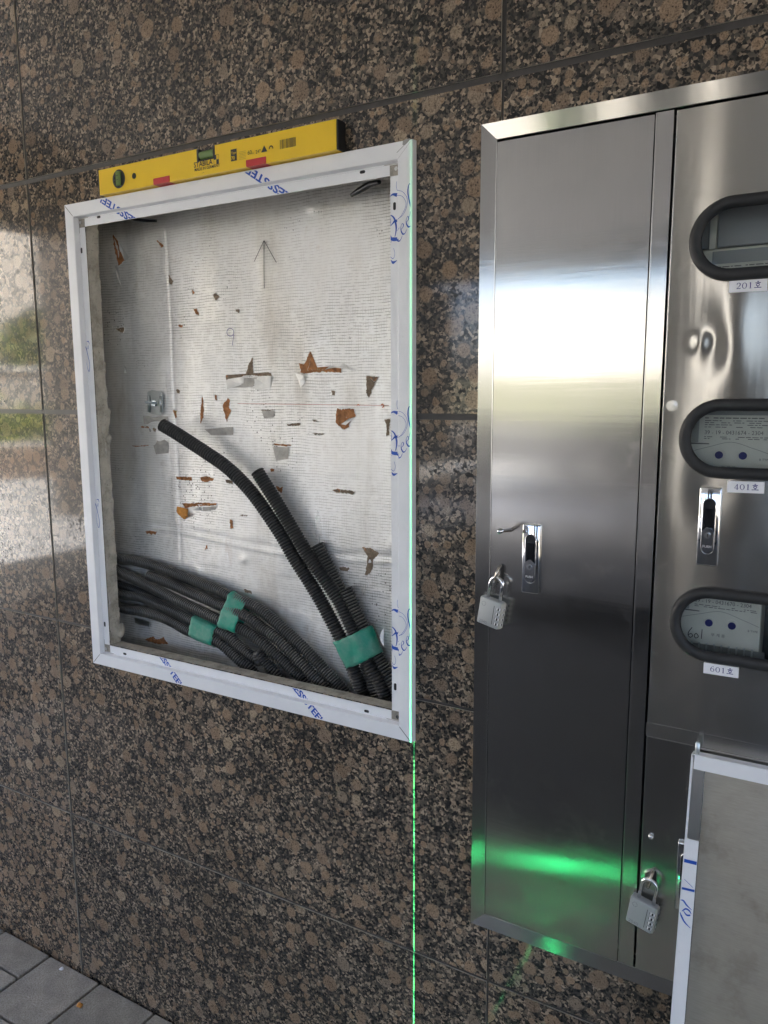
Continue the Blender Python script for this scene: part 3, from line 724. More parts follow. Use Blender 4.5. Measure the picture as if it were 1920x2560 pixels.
CRAY = P('orange_crayon', (.6, .14, .03), .9)
for l_ in ([(1490, 482), (1505, 470), (1515, 490), (1500, 500)], [(1275, 482), (1290, 474), (1298, 484)]): inkline(ZT, [l_], .0018, CRAY, 'crayon_mark')
# orange scrap, anchor plates, cable ties
def on_back(zf, pts, dy, thick, mat, name, label, cat, group=None):
    q = [bw(zf(*p), dy) for p in pts]
    o = MB().prism(q, (0, thick, 0)).build(name, mat); return tag(o, label, cat, group)
q = [bw(Z6(*p), .008) for p in [(985,50),(1040,75),(1060,130),(1015,160),(990,110),(955,100)]]
for i, p in enumerate(q): p.y += (.004 if i % 2 else -.006)
c = sum(q, Vector())/6; c.y -= .006
b_ = [p+Vector((.001, .004, -.001)) for p in q]; cb = c+Vector((0, .004, 0))
m = MB(); m.add(q+[c], [(i, (i+1) % 6, 6) for i in range(6)]); m.add(b_+[cb], [((i+1) % 6, i, 6) for i in range(6)]); m.add(q+b_, [(i, (i+1) % 6, 6+(i+1) % 6, 6+i) for i in range(6)])
tag(m.build('foam_scrap', ORANGE), 'curled orange foam scrap stuck to the foil left of the long conduit', 'scrap')
an = empty('anchor_plate', bw((388, 1008))); tag(an, 'shiny square fixing plate with a bolt on the foil above the long conduit end', 'anchor plate')
pc = bw((388, 1008), .006)
q = [bw(Z4(*p), .006) for p in [(725,765),(760,745),(830,760),(850,785),(848,930),(830,958),(760,945),(725,925)]]
MB().prism(q, (0, .002, 0)).build('plate', ZINC, an)
for xo in (735, 832):
    a, b = bw(Z4(xo, 790), .009), bw(Z4(xo+4, 930), .009); MB().tube([a, b], .0026, 8).build('pressed_rib', ZINC, an, smooth=True)
e0, e1 = bw(Z4(790, 858), .008), at(*Z4(712, 846), YB-.045)
MB().tube([e0, e1], .0030, 10).build('bolt', ZINC, an, smooth=True)
MB().tube([e0, e0.lerp(e1, .18)], .0068, 6).build('nut', ZINC, an)
q = [at(*ZE(*p), YB-.006) for p in [(445,805),(595,850),(595,900),(445,860)]]
tag(MB().prism(q, (0, .002, 0)).build('fixing_plate', ZINC), 'small fixing plate low on the foil beneath the lowest conduit', 'anchor plate')
for k, (pts, lab) in enumerate([([(590, 985), (700, 1000), (800, 1003)], 'black cable tail poking down behind the left end of the top rail'), ([(1160, 680), (1080, 700), (1000, 745), (925, 790)], 'black curved cable tail hanging in the upper right of the opening')]):
    zf = Z1 if k == 0 else Z2
    pp = [at(*zf(*p), .06+.01*i) for i, p in enumerate(pts)]; pp = catmull(pp, .004)
    n = len(pp); rr = [.0035+.0025*math.sin(math.pi*(i/(n-1))) if k else .003 for i in range(n)]
    tag(MB().tube(pp, rr, 10).build('cable_tail', BLK, smooth=True), lab, 'cable', 'black cable tails at the top of the opening')

# ------------------------------------------------------------------ corrugated conduits and green tape
def conduit(path, r, pitch, mat, label, grp, open_end=False):
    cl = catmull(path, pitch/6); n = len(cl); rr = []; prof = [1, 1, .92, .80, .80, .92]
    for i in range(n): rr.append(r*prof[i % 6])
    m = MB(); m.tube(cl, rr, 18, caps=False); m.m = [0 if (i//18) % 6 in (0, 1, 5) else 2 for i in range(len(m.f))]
    if open_end:
        t0 = (cl[1]-cl[0]).normalized()
        m.tube([cl[0]+t0*.0005, cl[0]+t0*.05], r*.80, 18, caps=True, m=1)
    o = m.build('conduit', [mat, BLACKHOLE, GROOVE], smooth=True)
    return tag(o, label, 'conduit', grp), cl
def W(zf, pts, ys):
    n = len(pts)
    if isinstance(ys, (int, float)): ys = [ys]*n
    return [at(*zf(*p), ys[i]) for i, p in enumerate(pts)]
G1 = 'black conduits rising from the lower right of the opening'; G2 = 'black conduits sweeping in from the left of the opening'
rA = .0150
pA = W(ZF, [(440,260),(560,330),(700,420),(900,550),(1100,690),(1270,850),(1430,1040)], [.050,.053,.057,.064,.068,.070,.071])+W(Z7, [(330,270),(450,480),(590,700),(700,890),(840,1160),(930,1380),(1000,1580),(1050,1720)], [.071,.070,.069,.067,.064,.066,.072,.078])
oA, _ = conduit(pA+[pA[-1]+Vector((.012, .002, -.08))], rA, .0063, CON_A, 'longest black conduit curving up to a cut end below the fixing plate', G1, True)
pB = W(Z5, [(145,1425)], .074)+W(Z7, [(310,30),(440,250),(560,450),(700,650),(830,850),(930,1060),(1060,1340),(1150,1500),(1210,1640),(1240,1720)], [.074,.074,.073,.072,.071,.069,.066,.068,.072,.075])
conduit(pB+[pB[-1]+Vector((.008, .002, -.08))], rA, .0063, CON_A, 'second long black conduit running close along the right of the longest one', G1, True)
pC = W(Z7, [(640,375),(720,530),(800,690),(890,900),(980,1130),(1080,1480),(1140,1660),(1150,1740)], [.088]*5+[.086,.086,.086])
conduit(pC+[pC[-1]+Vector((.01, 0, -.08))], rA*.97, .0063, CON_B, 'short black conduit mostly hidden behind the second long one', G1, True)
pD = W(Z7, [(875,735),(945,900),(1005,1020),(1090,1200),(1175,1360),(1260,1500),(1330,1640)], [.082]*7)
conduit(pD+[pD[-1]+Vector((.02, .0, -.07))], rA*1.02, .0063, CON_B, 'shortest black conduit with a wide open cut end beside the right tape', G1, True)
rE = .0130
def lead(p, dx=-.10, dz=.01): return [p[0]+Vector((dx, .004, dz))]
pE = W(ZE, [(290,195),(450,215),(700,285),(900,365),(1100,440),(1300,515),(1450,590)], [.082]*5+[.08,.079])+W(Z7, [(120,880),(280,1000),(430,1135),(560,1260),(680,1385),(800,1515),(880,1610)], [.079]*7)
conduit(lead(pE)+pE+[pE[-1]+Vector((.05, .0, -.07))], rE, .0056, CON_B, 'uppermost dusty conduit arching from the left edge to the lower middle', G2)
pF = W(ZE, [(590,368),(800,445),(1000,535),(1200,620),(1380,700)], [.075,.074,.072,.07,.068])+W(Z7, [(60,970),(180,1060),(340,1180),(490,1330),(620,1470),(710,1560)], [.062,.062,.063,.065,.068,.07])
conduit(pF+[pF[-1]+Vector((.05, .002, -.06))], rE, .0056, CON_B, 'dusty conduit whose cut end lies between the top two conduits', G2, True)
pG = W(ZE, [(290,330),(450,405),(650,505),(800,585),(1000,680),(1150,750),(1320,830)], [.074,.07,.064,.060,.058,.058,.058])+W(Z7, [(20,1075),(180,1180),(330,1310),(450,1420),(560,1530)], [.066,.07,.074,.076,.078])
conduit(lead(pG, dz=.03)+pG+[pG[-1]+Vector((.04, .002, -.06))], rE, .0056, CON_B, 'middle dusty conduit leaving the left edge below the uppermost one', G2)
pH = W(ZE, [(310,560),(500,590),(650,650),(800,715),(950,790),(1060,850)], [.084,.082,.078,.074,.072,.070])+W(Z6, [(1370,1115),(1500,1225),(1640,1330)], [.068]*3)+W(Z7, [(150,1280),(260,1400),(330,1480)], [.07,.074,.078])
conduit(lead(pH)+pH+[pH[-1]+Vector((.03, .002, -.06))], rE, .0056, CON_B, 'fourth dusty conduit, darkest at the left edge, entering the lower tape', G2)
pI = W(ZE, [(320,705),(500,735),(700,790),(850,855),(1010,945)], [.076,.074,.072,.070,.068])+W(Z6, [(1300,1170),(1410,1255),(1510,1345),(1600,1425)], [.066,.068,.07,.074])
conduit(lead(pI)+pI+[pI[-1]+Vector((.04, .002, -.06))], rE, .0056, CON_B, 'lowest dusty conduit bowing above the bottom rail', G2)
pJ = W(ZE, [(300,470),(450,520),(620,600),(800,690),(1000,790)], .088)
conduit(lead(pJ)+pJ+[pJ[-1]+Vector((.1, .0, -.05))], rE*.8, .0056, CON_A, 'thin dark conduit at the back between the middle and the fourth one', G2)
def hull2(pts):
    pts = sorted(set((round(a, 6), round(b, 6)) for a, b in pts)); lo = []; hi = []
    for seq, out in ((pts, lo), (pts[::-1], hi)):
        for p in seq:
            while len(out) >= 2 and (out[-1][0]-out[-2][0])*(p[1]-out[-2][1])-(out[-1][1]-out[-2][1])*(p[0]-out[-2][0]) <= 0: out.pop()
            out.append(p)
    return lo[:-1]+hi[:-1]
def tape(starts, ends, r, label, loose=0.0):
    """band wrapped round the conduits whose centres are starts[i] -> ends[i]"""
    d = sum(((b-a) for a, b in zip(starts, ends)), Vector()).normalized(); u = Vector((0, 1, 0)).cross(d).normalized(); v = d.cross(u)
    N = 48; K = 10; rings = []
    for k in range(K+1):
        cs = [a.lerp(b, k/K) for a, b in zip(starts, ends)]; o = sum(cs, Vector())/len(cs)
        pts = []
        for c in cs:
            for q in range(20):
                p = c+r*(u*math.cos(q*math.pi/10)+v*math.sin(q*math.pi/10)); pts.append(((p-o).dot(u), (p-o).dot(v)))
        h = hull2(pts); L = [0]
        for i in range(len(h)): a, b = h[i], h[(i+1) % len(h)]; L.append(L[-1]+math.hypot(b[0]-a[0], b[1]-a[1]))
        st = max(range(len(h)), key=lambda i: h[i][0]); ring = []
        for q in range(N):
            s = (L[st]+L[-1]*q/N) % L[-1]; i = max(j for j in range(len(h)) if L[j] <= s+1e-9); a, b = h[i], h[(i+1) % len(h)]; tt = (s-L[i])/max(1e-9, L[i+1]-L[i])
            p = o+u*(a[0]+(b[0]-a[0])*tt)+v*(a[1]+(b[1]-a[1])*tt)
            ow = (p-o).normalized()
            p = p+ow*(noise.noise(p*70)*.0022+loose)+d*((noise.noise(p*90)*.003+noise.noise(p*25)*.004) if k in (0, K) else 0)
            ring.append(p)
        rings.append(ring)
    vs = [p for g in rings for p in g]
    m = MB(); m.add(vs, [(k*N+q, k*N+(q+1) % N, (k+1)*N+(q+1) % N, (k+1)*N+q) for k in range(K) for q in range(N)])
    o = m.build('tape_band', TAPE, smooth=True)
    md = o.modifiers.new('thickness', 'SOLIDIFY'); md.thickness = .0006; md.offset = 1
    return tag(o, label, 'tape', 'green tape bands round the conduits')
tape([at(*Z7(838, 1170), .064), at(*Z7(958, 1110), .069), at(*Z7(1035, 1050), .079)], [at(*Z7(930, 1355), .066), at(*Z7(1062, 1335), .066), at(*Z7(1128, 1290), .079)], rA*1.04, 'green tape band round the upright conduits at the lower right')
tape([at(*ZE(1425, 578), .079), at(*ZE(1400, 710), .068), at(*ZE(1350, 850), .058)], [at(*ZE(1600, 680), .079), at(*ZE(1570, 790), .066), at(*ZE(1530, 915), .060)], rE*1.05, 'higher green tape band round the dusty conduits, faded on top')
tape([at(*ZE(1075, 840), .070), at(*ZE(1030, 945), .068)], [at(*ZE(1310, 950), .068), at(*ZE(1265, 1045), .066)], rE*1.05, 'lower green tape band nearest the bottom rail')

# ------------------------------------------------------------------ white filmed frame
fr = empty('box_frame', (.577, 0, .892)); tag(fr, 'white film covered metal frame round the wall opening, with blue lettering', 'frame')
FX0, FX1, FZ0, FZ1 = .1396, 1.0150, .8905, 1.9465; FW = .0285; LW = .0495; YF = -.014; YL = -.0022
def rail(side):
    """outer face, chamfered outer side, step back to the recessed lip; mitred at the corners"""
    a = {'top': (FX0, FX1), 'bottom': (FX0, FX1), 'left': (FZ0, FZ1), 'right': (FZ0, FZ1)}[side]
    prof = [(0.0, -.0005), (.0008, YF+.0012), (.0018, YF), (FW-.001, YF), (FW, YF+.001), (FW+.0012, YL+.0012), (FW+.004, YL), (FW+.0041, YL), (LW, YL), (LW, YL+.0014)]
    m = MB(); vs = []
    for (d, yv) in prof:
        e = d if d <= FW+.004 else max(d, FW+.0005)
        cut = min(d, FW+.004)
        lo, hi = a[0]+cut+.0002, a[1]-cut-.0002
        if d > FW+.004: lo, hi = a[0]+LW+.001, a[1]-LW-.001
        if side == 'top': vs += [(lo, yv, FZ1-e), (hi, yv, FZ1-e)]
        if side == 'bottom': vs += [(lo, yv, FZ0+e), (hi, yv, FZ0+e)]
        if side == 'left': vs += [(FX0+e, yv, lo), (FX0+e, yv, hi)]
        if side == 'right': vs += [(FX1-e, yv, lo), (FX1-e, yv, hi)]
    fs = [(2*i, 2*i+1, 2*i+3, 2*i+2) for i in range(len(prof)-1) if i != 6]
    # the lip starts short of the corner, so its step row is doubled
    k = 6
    lip0 = len(vs)
    m.add(vs, fs)
    o = m.build(side and 'rail', FILM, fr)
    return o
RAILS = {s: rail(s) for s in ('top', 'bottom', 'left', 'right')}
# corner gussets of bare metal seen where the lips stop short
for (cx, cz, sx, sz) in ((FX0, FZ1, 1, -1), (FX1, FZ1, -1, -1), (FX0, FZ0, 1, 1), (FX1, FZ0, -1, 1)):
    m = MB(); a, b = cx+sx*(FW+.002), cx+sx*(LW+.012); c, d = cz+sz*(FW+.002), cz+sz*(LW+.012)
    e, g = cx+sx*LW, cz+sz*LW
    pts = [(a, c), (b, c), (b, g), (e, g), (e, d), (a, d)]
    m.prism([Vector((x, YL+.0004, z)) for x, z in pts], (0, .0010, 0))
    m.build('corner_gusset', P('bare_gusset', (.30, .275, .24), .5, .3, var=.3, vscale=120), fr)
    m = MB(); m.disc((cx+sx*(FW+.009), cz+sz*(FW+.011)), .0036, YL-.0010, YL+.0012, 14); m.build('corner_rivet', S_EDGE, fr)
def slot(x, z, L, vertical=False):
    n = 10; pts = []; r = .0026
    for k in range(n+1):
        a = -math.pi/2+math.pi*k/n; pts.append((L/2-r+r*math.cos(a), r*math.sin(a)))
    for k in range(n+1):
        a = math.pi/2+math.pi*k/n; pts.append((-L/2+r+r*math.cos(a), r*math.sin(a)))
    q = [Vector((x+(p[1] if vertical else p[0]), YL-.0004, z+(p[0] if vertical else p[1]))) for p in pts]
    o = MB().prism(q, (0, .0012, 0)).build('slot_hole', BLACKHOLE, fr); o.data.materials.clear(); o.data.materials.append(BLACKHOLE)
slot(.2362, 1.912, .011); slot(.910, 1.911, .011); slot(.2403, .9278, .011); slot(.9092, .9269, .011)
slot(.9737, 1.8469, .013, True); slot(.9727, .9884, .014, True); slot(.1745, 1.8476, .012, True); slot(.1766, .9904, .012, True)
# peeled patch of bare metal in the top right corner
q = [at(*zm(960, 280, 5.53)(*p), YF-.0004) for p in [(260,400),(300,375),(355,365),(365,372),(330,415),(285,460),(255,455)]]
MB().prism(q, (0, .0003, 0)).build('peeled_patch', P('bare_grey_metal', (.33, .33, .32), .4, .8), RAILS['top'])
q = [at(*zm(960, 280, 5.53)(*p), YF-.0003) for p in [(175, 560), (360, 372), (362, 375), (178, 564)]]
MB().prism(q, (0, .0002, 0)).build('mitre_cut', GREYPRINT, RAILS['top'])
for rl, (xa, za, sx2, sz2) in (('top', (FX0, FZ1, 1, -1)), ('bottom', (FX0, FZ0, 1, 1)), ('bottom', (FX1, FZ0, -1, 1))):
    a0, b0 = .004, FW-.002; w2 = .00045
    q = [Vector((xa+sx2*(a0-w2), YF-.0003, za+sz2*(a0+w2))), Vector((xa+sx2*(b0-w2), YF-.0003, za+sz2*(b0+w2))), Vector((xa+sx2*(b0+w2), YF-.0003, za+sz2*(b0-w2))), Vector((xa+sx2*(a0+w2), YF-.0003, za+sz2*(a0-w2)))]
    MB().prism(q, (0, .0002, 0)).build('mitre_cut', GREYPRINT, RAILS[rl])
# printed lettering on the film
def slogan(p0, p1, up_sign, rail_, cap=.0145, txt='LESSSTEEL'):
    """text running from p0 to p1 (wall coordinates at the face), clipped to face and lip"""
    m = MB(); a0, b0 = p0, p1
    for zone in ('face', 'lip'):
        yv = (YF if zone == 'face' else YL)-.0004
        p0, p1 = at(*a0, yv), at(*b0, yv); u = (p1-p0); L = u.length; u.normalize(); v = Vector((-u.z, 0, u.x))
        O = Vector((p0.x, yv, p0.z))
        vs, fs = text_geo(txt, cap/.72, O, u, v, bold=.0006)
        wd = max((q-O).dot(u) for q in vs); k = L/wd
        vs = [O+u*((q-O).dot(u)*k)+v*((q-O).dot(v)) for q in vs]
        if rail_ == 'top':
            a, b = (FZ1-FW+.001, FZ1-.004) if zone == 'face' else (FZ1-LW+.0005, FZ1-FW-.004)
        else:
            a, b = (FZ0+.004, FZ0+FW-.001) if zone == 'face' else (FZ0+FW+.004, FZ0+LW-.0005)
        g = clip_geo(vs, fs, [(Vector((0, 0, a)), Vector((0, 0, -1))), (Vector((0, 0, b)), Vector((0, 0, 1)))])
        m.add(*g)
    m.build('film_lettering', BLUE, RAILS[rail_])
for (a, b) in (((345, 549), (248, 485)), ((728, 486), (606, 404))):
    slogan(a, b, 1, 'top')
for (a, b) in (((392, 1632), (451, 1722)), ((725, 1712), (803, 1812))):
    slogan(a, b, 1, 'bottom', cap=.0145)
ZS = zm(940, 500, 9.217); ZL = zm(960, 280, 5.53)
SCRIPT = [(ZS, [(310,360),(360,362),(420,425),(458,560),(464,680),(447,800),(430,850)], [10,22,36,40,30,18,5]),
 (ZS, [(318,400),(328,500),(338,600)], [40,34,8]), (ZS, [(336,600),(390,535),(430,490),(487,475)], [10,26,46,50]),
 (ZS, [(336,610),(312,700),(316,790),(345,850)], [6,7,16,30]), (ZS, [(318,820),(350,890),(410,905),(487,900)], [30,62,76,70]), (ZS, [(487,905),(522,950),(570,910),(606,820)], [58,28,12,4]),
 (ZS, [(490,705),(540,635)], [3,4]),
 (ZS, [(580,680),(622,622),(632,572),(608,540),(580,590),(571,650),(584,730),(626,788),(672,758),(706,680)], [4,13,20,8,6,12,26,32,12,4]),
 (ZS, [(702,515),(744,457),(754,407),(733,370),(705,420),(693,480),(706,560),(750,620),(800,590),(838,520)], [4,13,20,8,6,12,26,32,12,4]),
 (ZL, [(352,988),(336,1030),(331,1120),(350,1230),(380,1350),(400,1440),(418,1505)], [6,13,16,16,14,10,6]), (ZL, [(352,988),(378,1020),(397,1110),(392,1220),(372,1330),(352,1450)], [3,6,2,2,2,2]),
 (ZL, [(180,1082),(260,1105),(318,1190),(316,1300),(262,1420),(190,1478)], [2,2,2,2,2,2]), (ZL, [(180,1152),(250,1165),(300,1240),(295,1320),(240,1430),(188,1486)], [2,2,2,2,2,2]), (ZL, [(175,960),(172,1030),(182,1082)], [2,2,2]),
 (ZL, [(76,1178),(120,1140),(180,1148)], [4,22,46]), (ZS, [(360,945),(335,985),(308,1002)], [4,3,2]),
 (ZS, [(308,1230),(340,1310),(385,1352),(420,1310),(432,1220),(405,1110)], [4,9,11,5,4,3]), (ZS, [(345,1385),(395,1440),(485,1390)], [6,60,6])]
ref_z = at(*ZS(395, 1475), YL).z
for k, (px, py) in enumerate([(983, 660), (985.5, 1190), (987, 1673)]):
    dz = at(px, py, YL).z-ref_z; m = MB()
    for zone in ('face', 'lip'):
        yv = (YF if zone == 'face' else YL)-.0004
        for zf, pts, wd in SCRIPT:
            sc = 9.217 if zf is ZS else 5.53
            vs, fs = stroke_geo([at(*zf(*p), yv) for p in pts], [max(.0006, q/sc*.00078) for q in wd])
            vs = [p+Vector((0, 0, dz)) for p in vs]
            a, b = (FX1-FW+.001, FX1-.004) if zone == 'face' else (FX1-LW+.0004, FX1-FW-.0035)
            m.add(*clip_geo(vs, fs, [(Vector((a, 0, 0)), Vector((-1, 0, 0))), (Vector((b, 0, 0)), Vector((1, 0, 0)))]))
    m.build('film_script', BLUE, RAILS['right'])
for pts2 in ([[(1155,1195),(1185,1200),(1215,1320),(1240,1450),(1232,1540),(1205,1470),(1190,1330)], [(1200,1130),(1222,1125),(1236,1165)], [(1220,1180),(1216,1230)]],):
    for off in (0, 1):
        m = MB()
        for pts in pts2:
            zf = zm(0, 650, 5.53)
            q = [at(*zf(*p), YL-.0005) for p in pts]
            if off: d = at(212, 1090, YL)-at(185, 765+100, YL)+Vector((0, 0, 0)); q = [p+Vector((.001, 0, at(246, 1262, YL).z-at(216, 868, YL).z)) for p in q]
            vs, fs = stroke_geo(q, [.0007, .0022, .0016, .0012, .0016, .0006, .0005][:len(q)] if len(q) > 3 else [.001, .002, .001][:len(q)])
            m.add(*clip_geo(vs, fs, [(Vector((FX0+LW, 0, 0)), Vector((1, 0, 0)))]))
        m.build('film_script', BLUE, RAILS['left'])
# torn film shreds along the inner edge of the left lip
for (px, py, s) in ((263, 905, .006), (268, 1125, .007), (272, 1410, .007), (277, 1500, .008), (955, 1592, .006)):
    b = at(px, py, YL); sx = 1 if px < 500 else -1
    m = MB(); n = 7
    pts = [Vector((b.x-sx*.004+sx*s*math.sin(i/(n-1)*3.14)*(.7+.3*random.random()), YL-.001-.004*math.sin(i/(n-1)*3.1), b.z+(i/(n-1)-.5)*.034)) for i in range(n)]
    base = [Vector((b.x-sx*.004, YL-.0005, b.z+(i/(n-1)-.5)*.034)) for i in range(n)]
    m.add(pts+base, [(i, i+1, n+i+1, n+i) for i in range(n-1)]); m.build('film_shred', FILM, RAILS['left' if sx > 0 else 'right'])

# ------------------------------------------------------------------ yellow spirit level on the frame
LX0, LX1, LZ0, LZ1, YV0, YV1 = .2723, .8723, FZ1+.0006, FZ1+.0506, -.0265, -.0035
lv = empty('spirit_level', (.572, -.014, LZ0)); tag(lv, 'yellow spirit level with green vials lying on top of the white frame', 'spirit level')
m = MB(); vx = at(514, 381, YV0).x
vw = .0235
# body: a long box with a notch in its upper edge for the middle vial
pts = [(LX0, LZ0), (LX1, LZ0), (LX1, LZ1), (vx+vw, LZ1), (vx+vw, LZ1-.015), (vx+vw-.004, LZ1-.0215), (vx+vw-.010, LZ1-.0238), (vx-vw+.010, LZ1-.0238), (vx-vw+.004, LZ1-.0215), (vx-vw, LZ1-.015), (vx-vw, LZ1), (LX0, LZ1)]
m.prism([Vector((x, YV0, z)) for x, z in pts], (0, YV1-YV0, 0)); m.build('body', YELLOW, lv)
m = MB(); m.box(vx-vw+.0005, vx+vw-.0005, YV0-.0006, YV0+.0045, LZ1-.0238, LZ1-.0212, bev=.001); m.box(vx-vw+.0002, vx-vw+.0065, YV0-.0006, YV1-.002, LZ1-.0225, LZ1-.001, bev=.001); m.box(vx+vw-.0055, vx+vw-.0002, YV0-.0006, YV1-.002, LZ1-.0225, LZ1-.001, bev=.001)
m.build('vial_mount', BLK, lv)
MB().tube([(vx-vw+.006, (YV0+YV1)/2-.004, LZ1-.0118), (vx+vw-.006, (YV0+YV1)/2-.004, LZ1-.0118)], .0085, 16).build('vial', VIAL, lv, smooth=True, angle=40)
m = MB()
for q in (-.004, .004): m.box(vx+q-.0004, vx+q+.0004, YV0+.0015, YV0+.003, LZ1-.019, LZ1-.004)
m.build('vial_marks', INK, lv)
hc = at(*Z1(490, 655), YV0); hr = .0185
m = MB(); n = 32
for (ra, rb, ya, yb) in ((hr, hr-.0035, YV0-.0008, YV0-.0008), (hr-.0035, hr-.005, YV0-.0008, YV0+.010)):
    A = [Vector((hc.x+ra*math.cos(2*math.pi*k/n), ya, hc.z+ra*math.sin(2*math.pi*k/n))) for k in range(n)]; B = [Vector((hc.x+rb*math.cos(2*math.pi*k/n), yb, hc.z+rb*math.sin(2*math.pi*k/n))) for k in range(n)]
    m.add(A+B, [(k, (k+1) % n, n+(k+1) % n, n+k) for k in range(n)])
m.build('vial_ring', BLK, lv)
MB().disc((hc.x, hc.z), hr-.003, YV0-.0007, YV0+.001, 32).build('vial_housing', VIALH, lv)
MB().tube([(hc.x, YV0-.001, hc.z-.0138), (hc.x, YV0-.001, hc.z+.0138)], .0062, 14).build('vial', VIAL, lv, smooth=True, angle=40)
m = MB()
for q in (-.004, .004): m.box(hc.x-.0075, hc.x+.0075, YV0-.0096, YV0-.0089, hc.z+q-.0004, hc.z+q+.0004)
m.build('vial_marks', INK, lv)
sc_ = at(*Z1(615, 630), YV0); MB().disc((sc_.x, sc_.z), .0058, YV0-.0005, YV0+.002, 20).build('hang_hole', BLACKHOLE, lv)
for (a, b) in ((Z1(775, 700), Z1(912, 665)), (Z2(50, 550), Z2(218, 505))):
    p, q = at(*a, YV0), at(*b, YV0)
    MB().box(p.x, q.x, YV0-.0012, YV1-.004, LZ0-.0002, LZ0+.0125, bev=.0018).build('magnet_cap', RED, lv)
MB().box(LX1, LX1+.004, YV0+.0005, YV1, LZ0+.0004, LZ1-.0004, bev=.0008).build('end_cap', BLK, lv)
MB().box(LX0-.004, LX0, YV0+.0005, YV1, LZ0+.0004, LZ1-.0004, bev=.0008).build('end_cap', BLK, lv)
yt = YV0-.0004; ux, uz = Vector((1, 0, 0)), Vector((0, 0, 1))
def lt(m, body, zf, p, size, sx=1.0, bold=0.0):
    b = at(*zf(*p), yt); g = text_geo(body, size, (b.x, yt, b.z), ux, uz, sx=sx, bold=bold); m.add(*g)
ZV = zm(450, 300, 3.6867)
m = MB(); lt(m, 'STABILA', ZV, (128, 440), .0134, .96, .00022); lt(m, 'MADE IN GERMANY', ZV, (134, 474), .0076, .95, .00012); lt(m, 'www', ZV, (203, 492), .0026)
b = at(*ZV(314, 410), yt); s = .0082
for i in range(2):
    for j in range(2):
        x0, z0 = b.x+i*s*.72, b.z+j*s
        if (i+j) % 2: m.add([(x0, yt, z0), (x0+s*.72, yt, z0), (x0+s*.72, yt, z0+s), (x0, yt, z0+s)], [(0, 1, 2, 3)])
for (x0, x1, z0, z1) in ((b.x-.0004, b.x+s*1.46, b.z-.0005, b.z), (b.x-.0004, b.x+s*1.46, b.z+2*s, b.z+2*s+.0005), (b.x-.0005, b.x, b.z, b.z+2*s), (b.x+s*1.44, b.x+s*1.44+.0005, b.z, b.z+2*s)):
    m.add([(x0, yt, z0), (x1, yt, z0), (x1, yt, z1), (x0, yt, z1)], [(0, 1, 2, 3)])
lt(m, '60', ZV, (622, 322), .0105); lt(m, 'cm', ZV, (657, 316), .0048); lt(m, '24"', ZV, (697, 311), .0088)
b = at(*ZV(748, 300), yt); m.add([(b.x, yt, b.z), (b.x+.0145, yt, b.z), (b.x+.0072, yt, b.z+.0115)], [(0, 1, 2)])
b = at(*ZV(820, 275), yt); m.add(*stroke_geo([Vector((b.x+.0048-.0042*math.cos(a), yt, b.z+.0048*math.sin(a)+.001)) for a in [0, .5, 1.05, 1.57, 2.1, 2.6, 3.14]], [.0022]*7))
p0 = at(*ZV(922, 270), yt)
rb = random.Random(2); x = p0.x
while x < p0.x+.036:
    wv = rb.choice([.0006, .0009, .0015]); m.add([(x, yt, p0.z), (x+wv, yt, p0.z), (x+wv, yt, p0.z+.0155), (x, yt, p0.z+.0155)], [(0, 1, 2, 3)]); x += wv+rb.choice([.0007, .0010, .0016])
m.build('print', INK, lv)
m = MB()
p0 = at(*ZV(545, 295), yt)
for k in range(6): m.add([(p0.x, yt, p0.z-k*.0026), (p0.x+.016, yt, p0.z-k*.0026), (p0.x+.016, yt, p0.z-k*.0026-.0006), (p0.x, yt, p0.z-k*.0026-.0006)], [(0, 1, 2, 3)])
m.build('fine_print', P('faint_print', (.42, .28, .02), .5), lv)
q0, q1 = at(*ZV(470, 383), yt), at(*ZV(521, 300), yt)
m = MB(); m.add([(q0.x, yt, q0.z), (q0.x+.0145, yt, q0.z), (q0.x+.0145, yt, q0.z+.021), (q0.x, yt, q0.z+.021)], [(0, 1, 2, 3)]); m.build('type_badge', INK, lv)
m = MB(); m.add(*text_geo('Type', .0062, (q0.x+.0012, yt-.0002, q0.z+.0125), ux, uz)); m.add(*text_geo('70', .0088, (q0.x+.0008, yt-.0002, q0.z+.0025), ux, uz, bold=.0001))
m.build('badge_lettering', YELLOW, lv)

# ------------------------------------------------------------------ stainless meter cabinet
cb = empty('meter_cabinet', (1.6, 0, .585)); tag(cb, 'brushed stainless steel meter cabinet set in the granite wall', 'cabinet')
CX0, CX1, CZ0, CZ1 = 1.1405, 2.075, .5775, 1.9448; TW = .0255; YC = -.020; YO = -.0225; YI = -.0188
def trim(side, mat):
    a = (CX0, CX1) if side in ('top', 'bottom') else (CZ0, CZ1)
    prof = [(0.0, -.0004), (0.0, YO+.0006), (.0006, YO), (TW-.0008, YI), (TW, YI+.0008), (TW, 0.012)]
    vs = []
    for d, yv in prof:
        lo, hi = a[0]+d+.0002, a[1]-d-.0002
        vs += {'top': [(lo, yv, CZ1-d), (hi, yv, CZ1-d)], 'bottom': [(lo, yv, CZ0+d), (hi, yv, CZ0+d)], 'left': [(CX0+d, yv, lo), (CX0+d, yv, hi)], 'right': [(CX1-d, yv, lo), (CX1-d, yv, hi)]}[side]
    m = MB(); m.add(vs, [(2*i, 2*i+1, 2*i+3, 2*i+2) for i in range(len(prof)-1)], 0); m.m[0] = 1; m.m[1] = 1
    m.build('trim', [mat, S_EDGE], cb)
trim('top', S_TRIMH); trim('bottom', S_TRIMH); trim('left', S_TRIMV); trim('right', S_TRIMV)
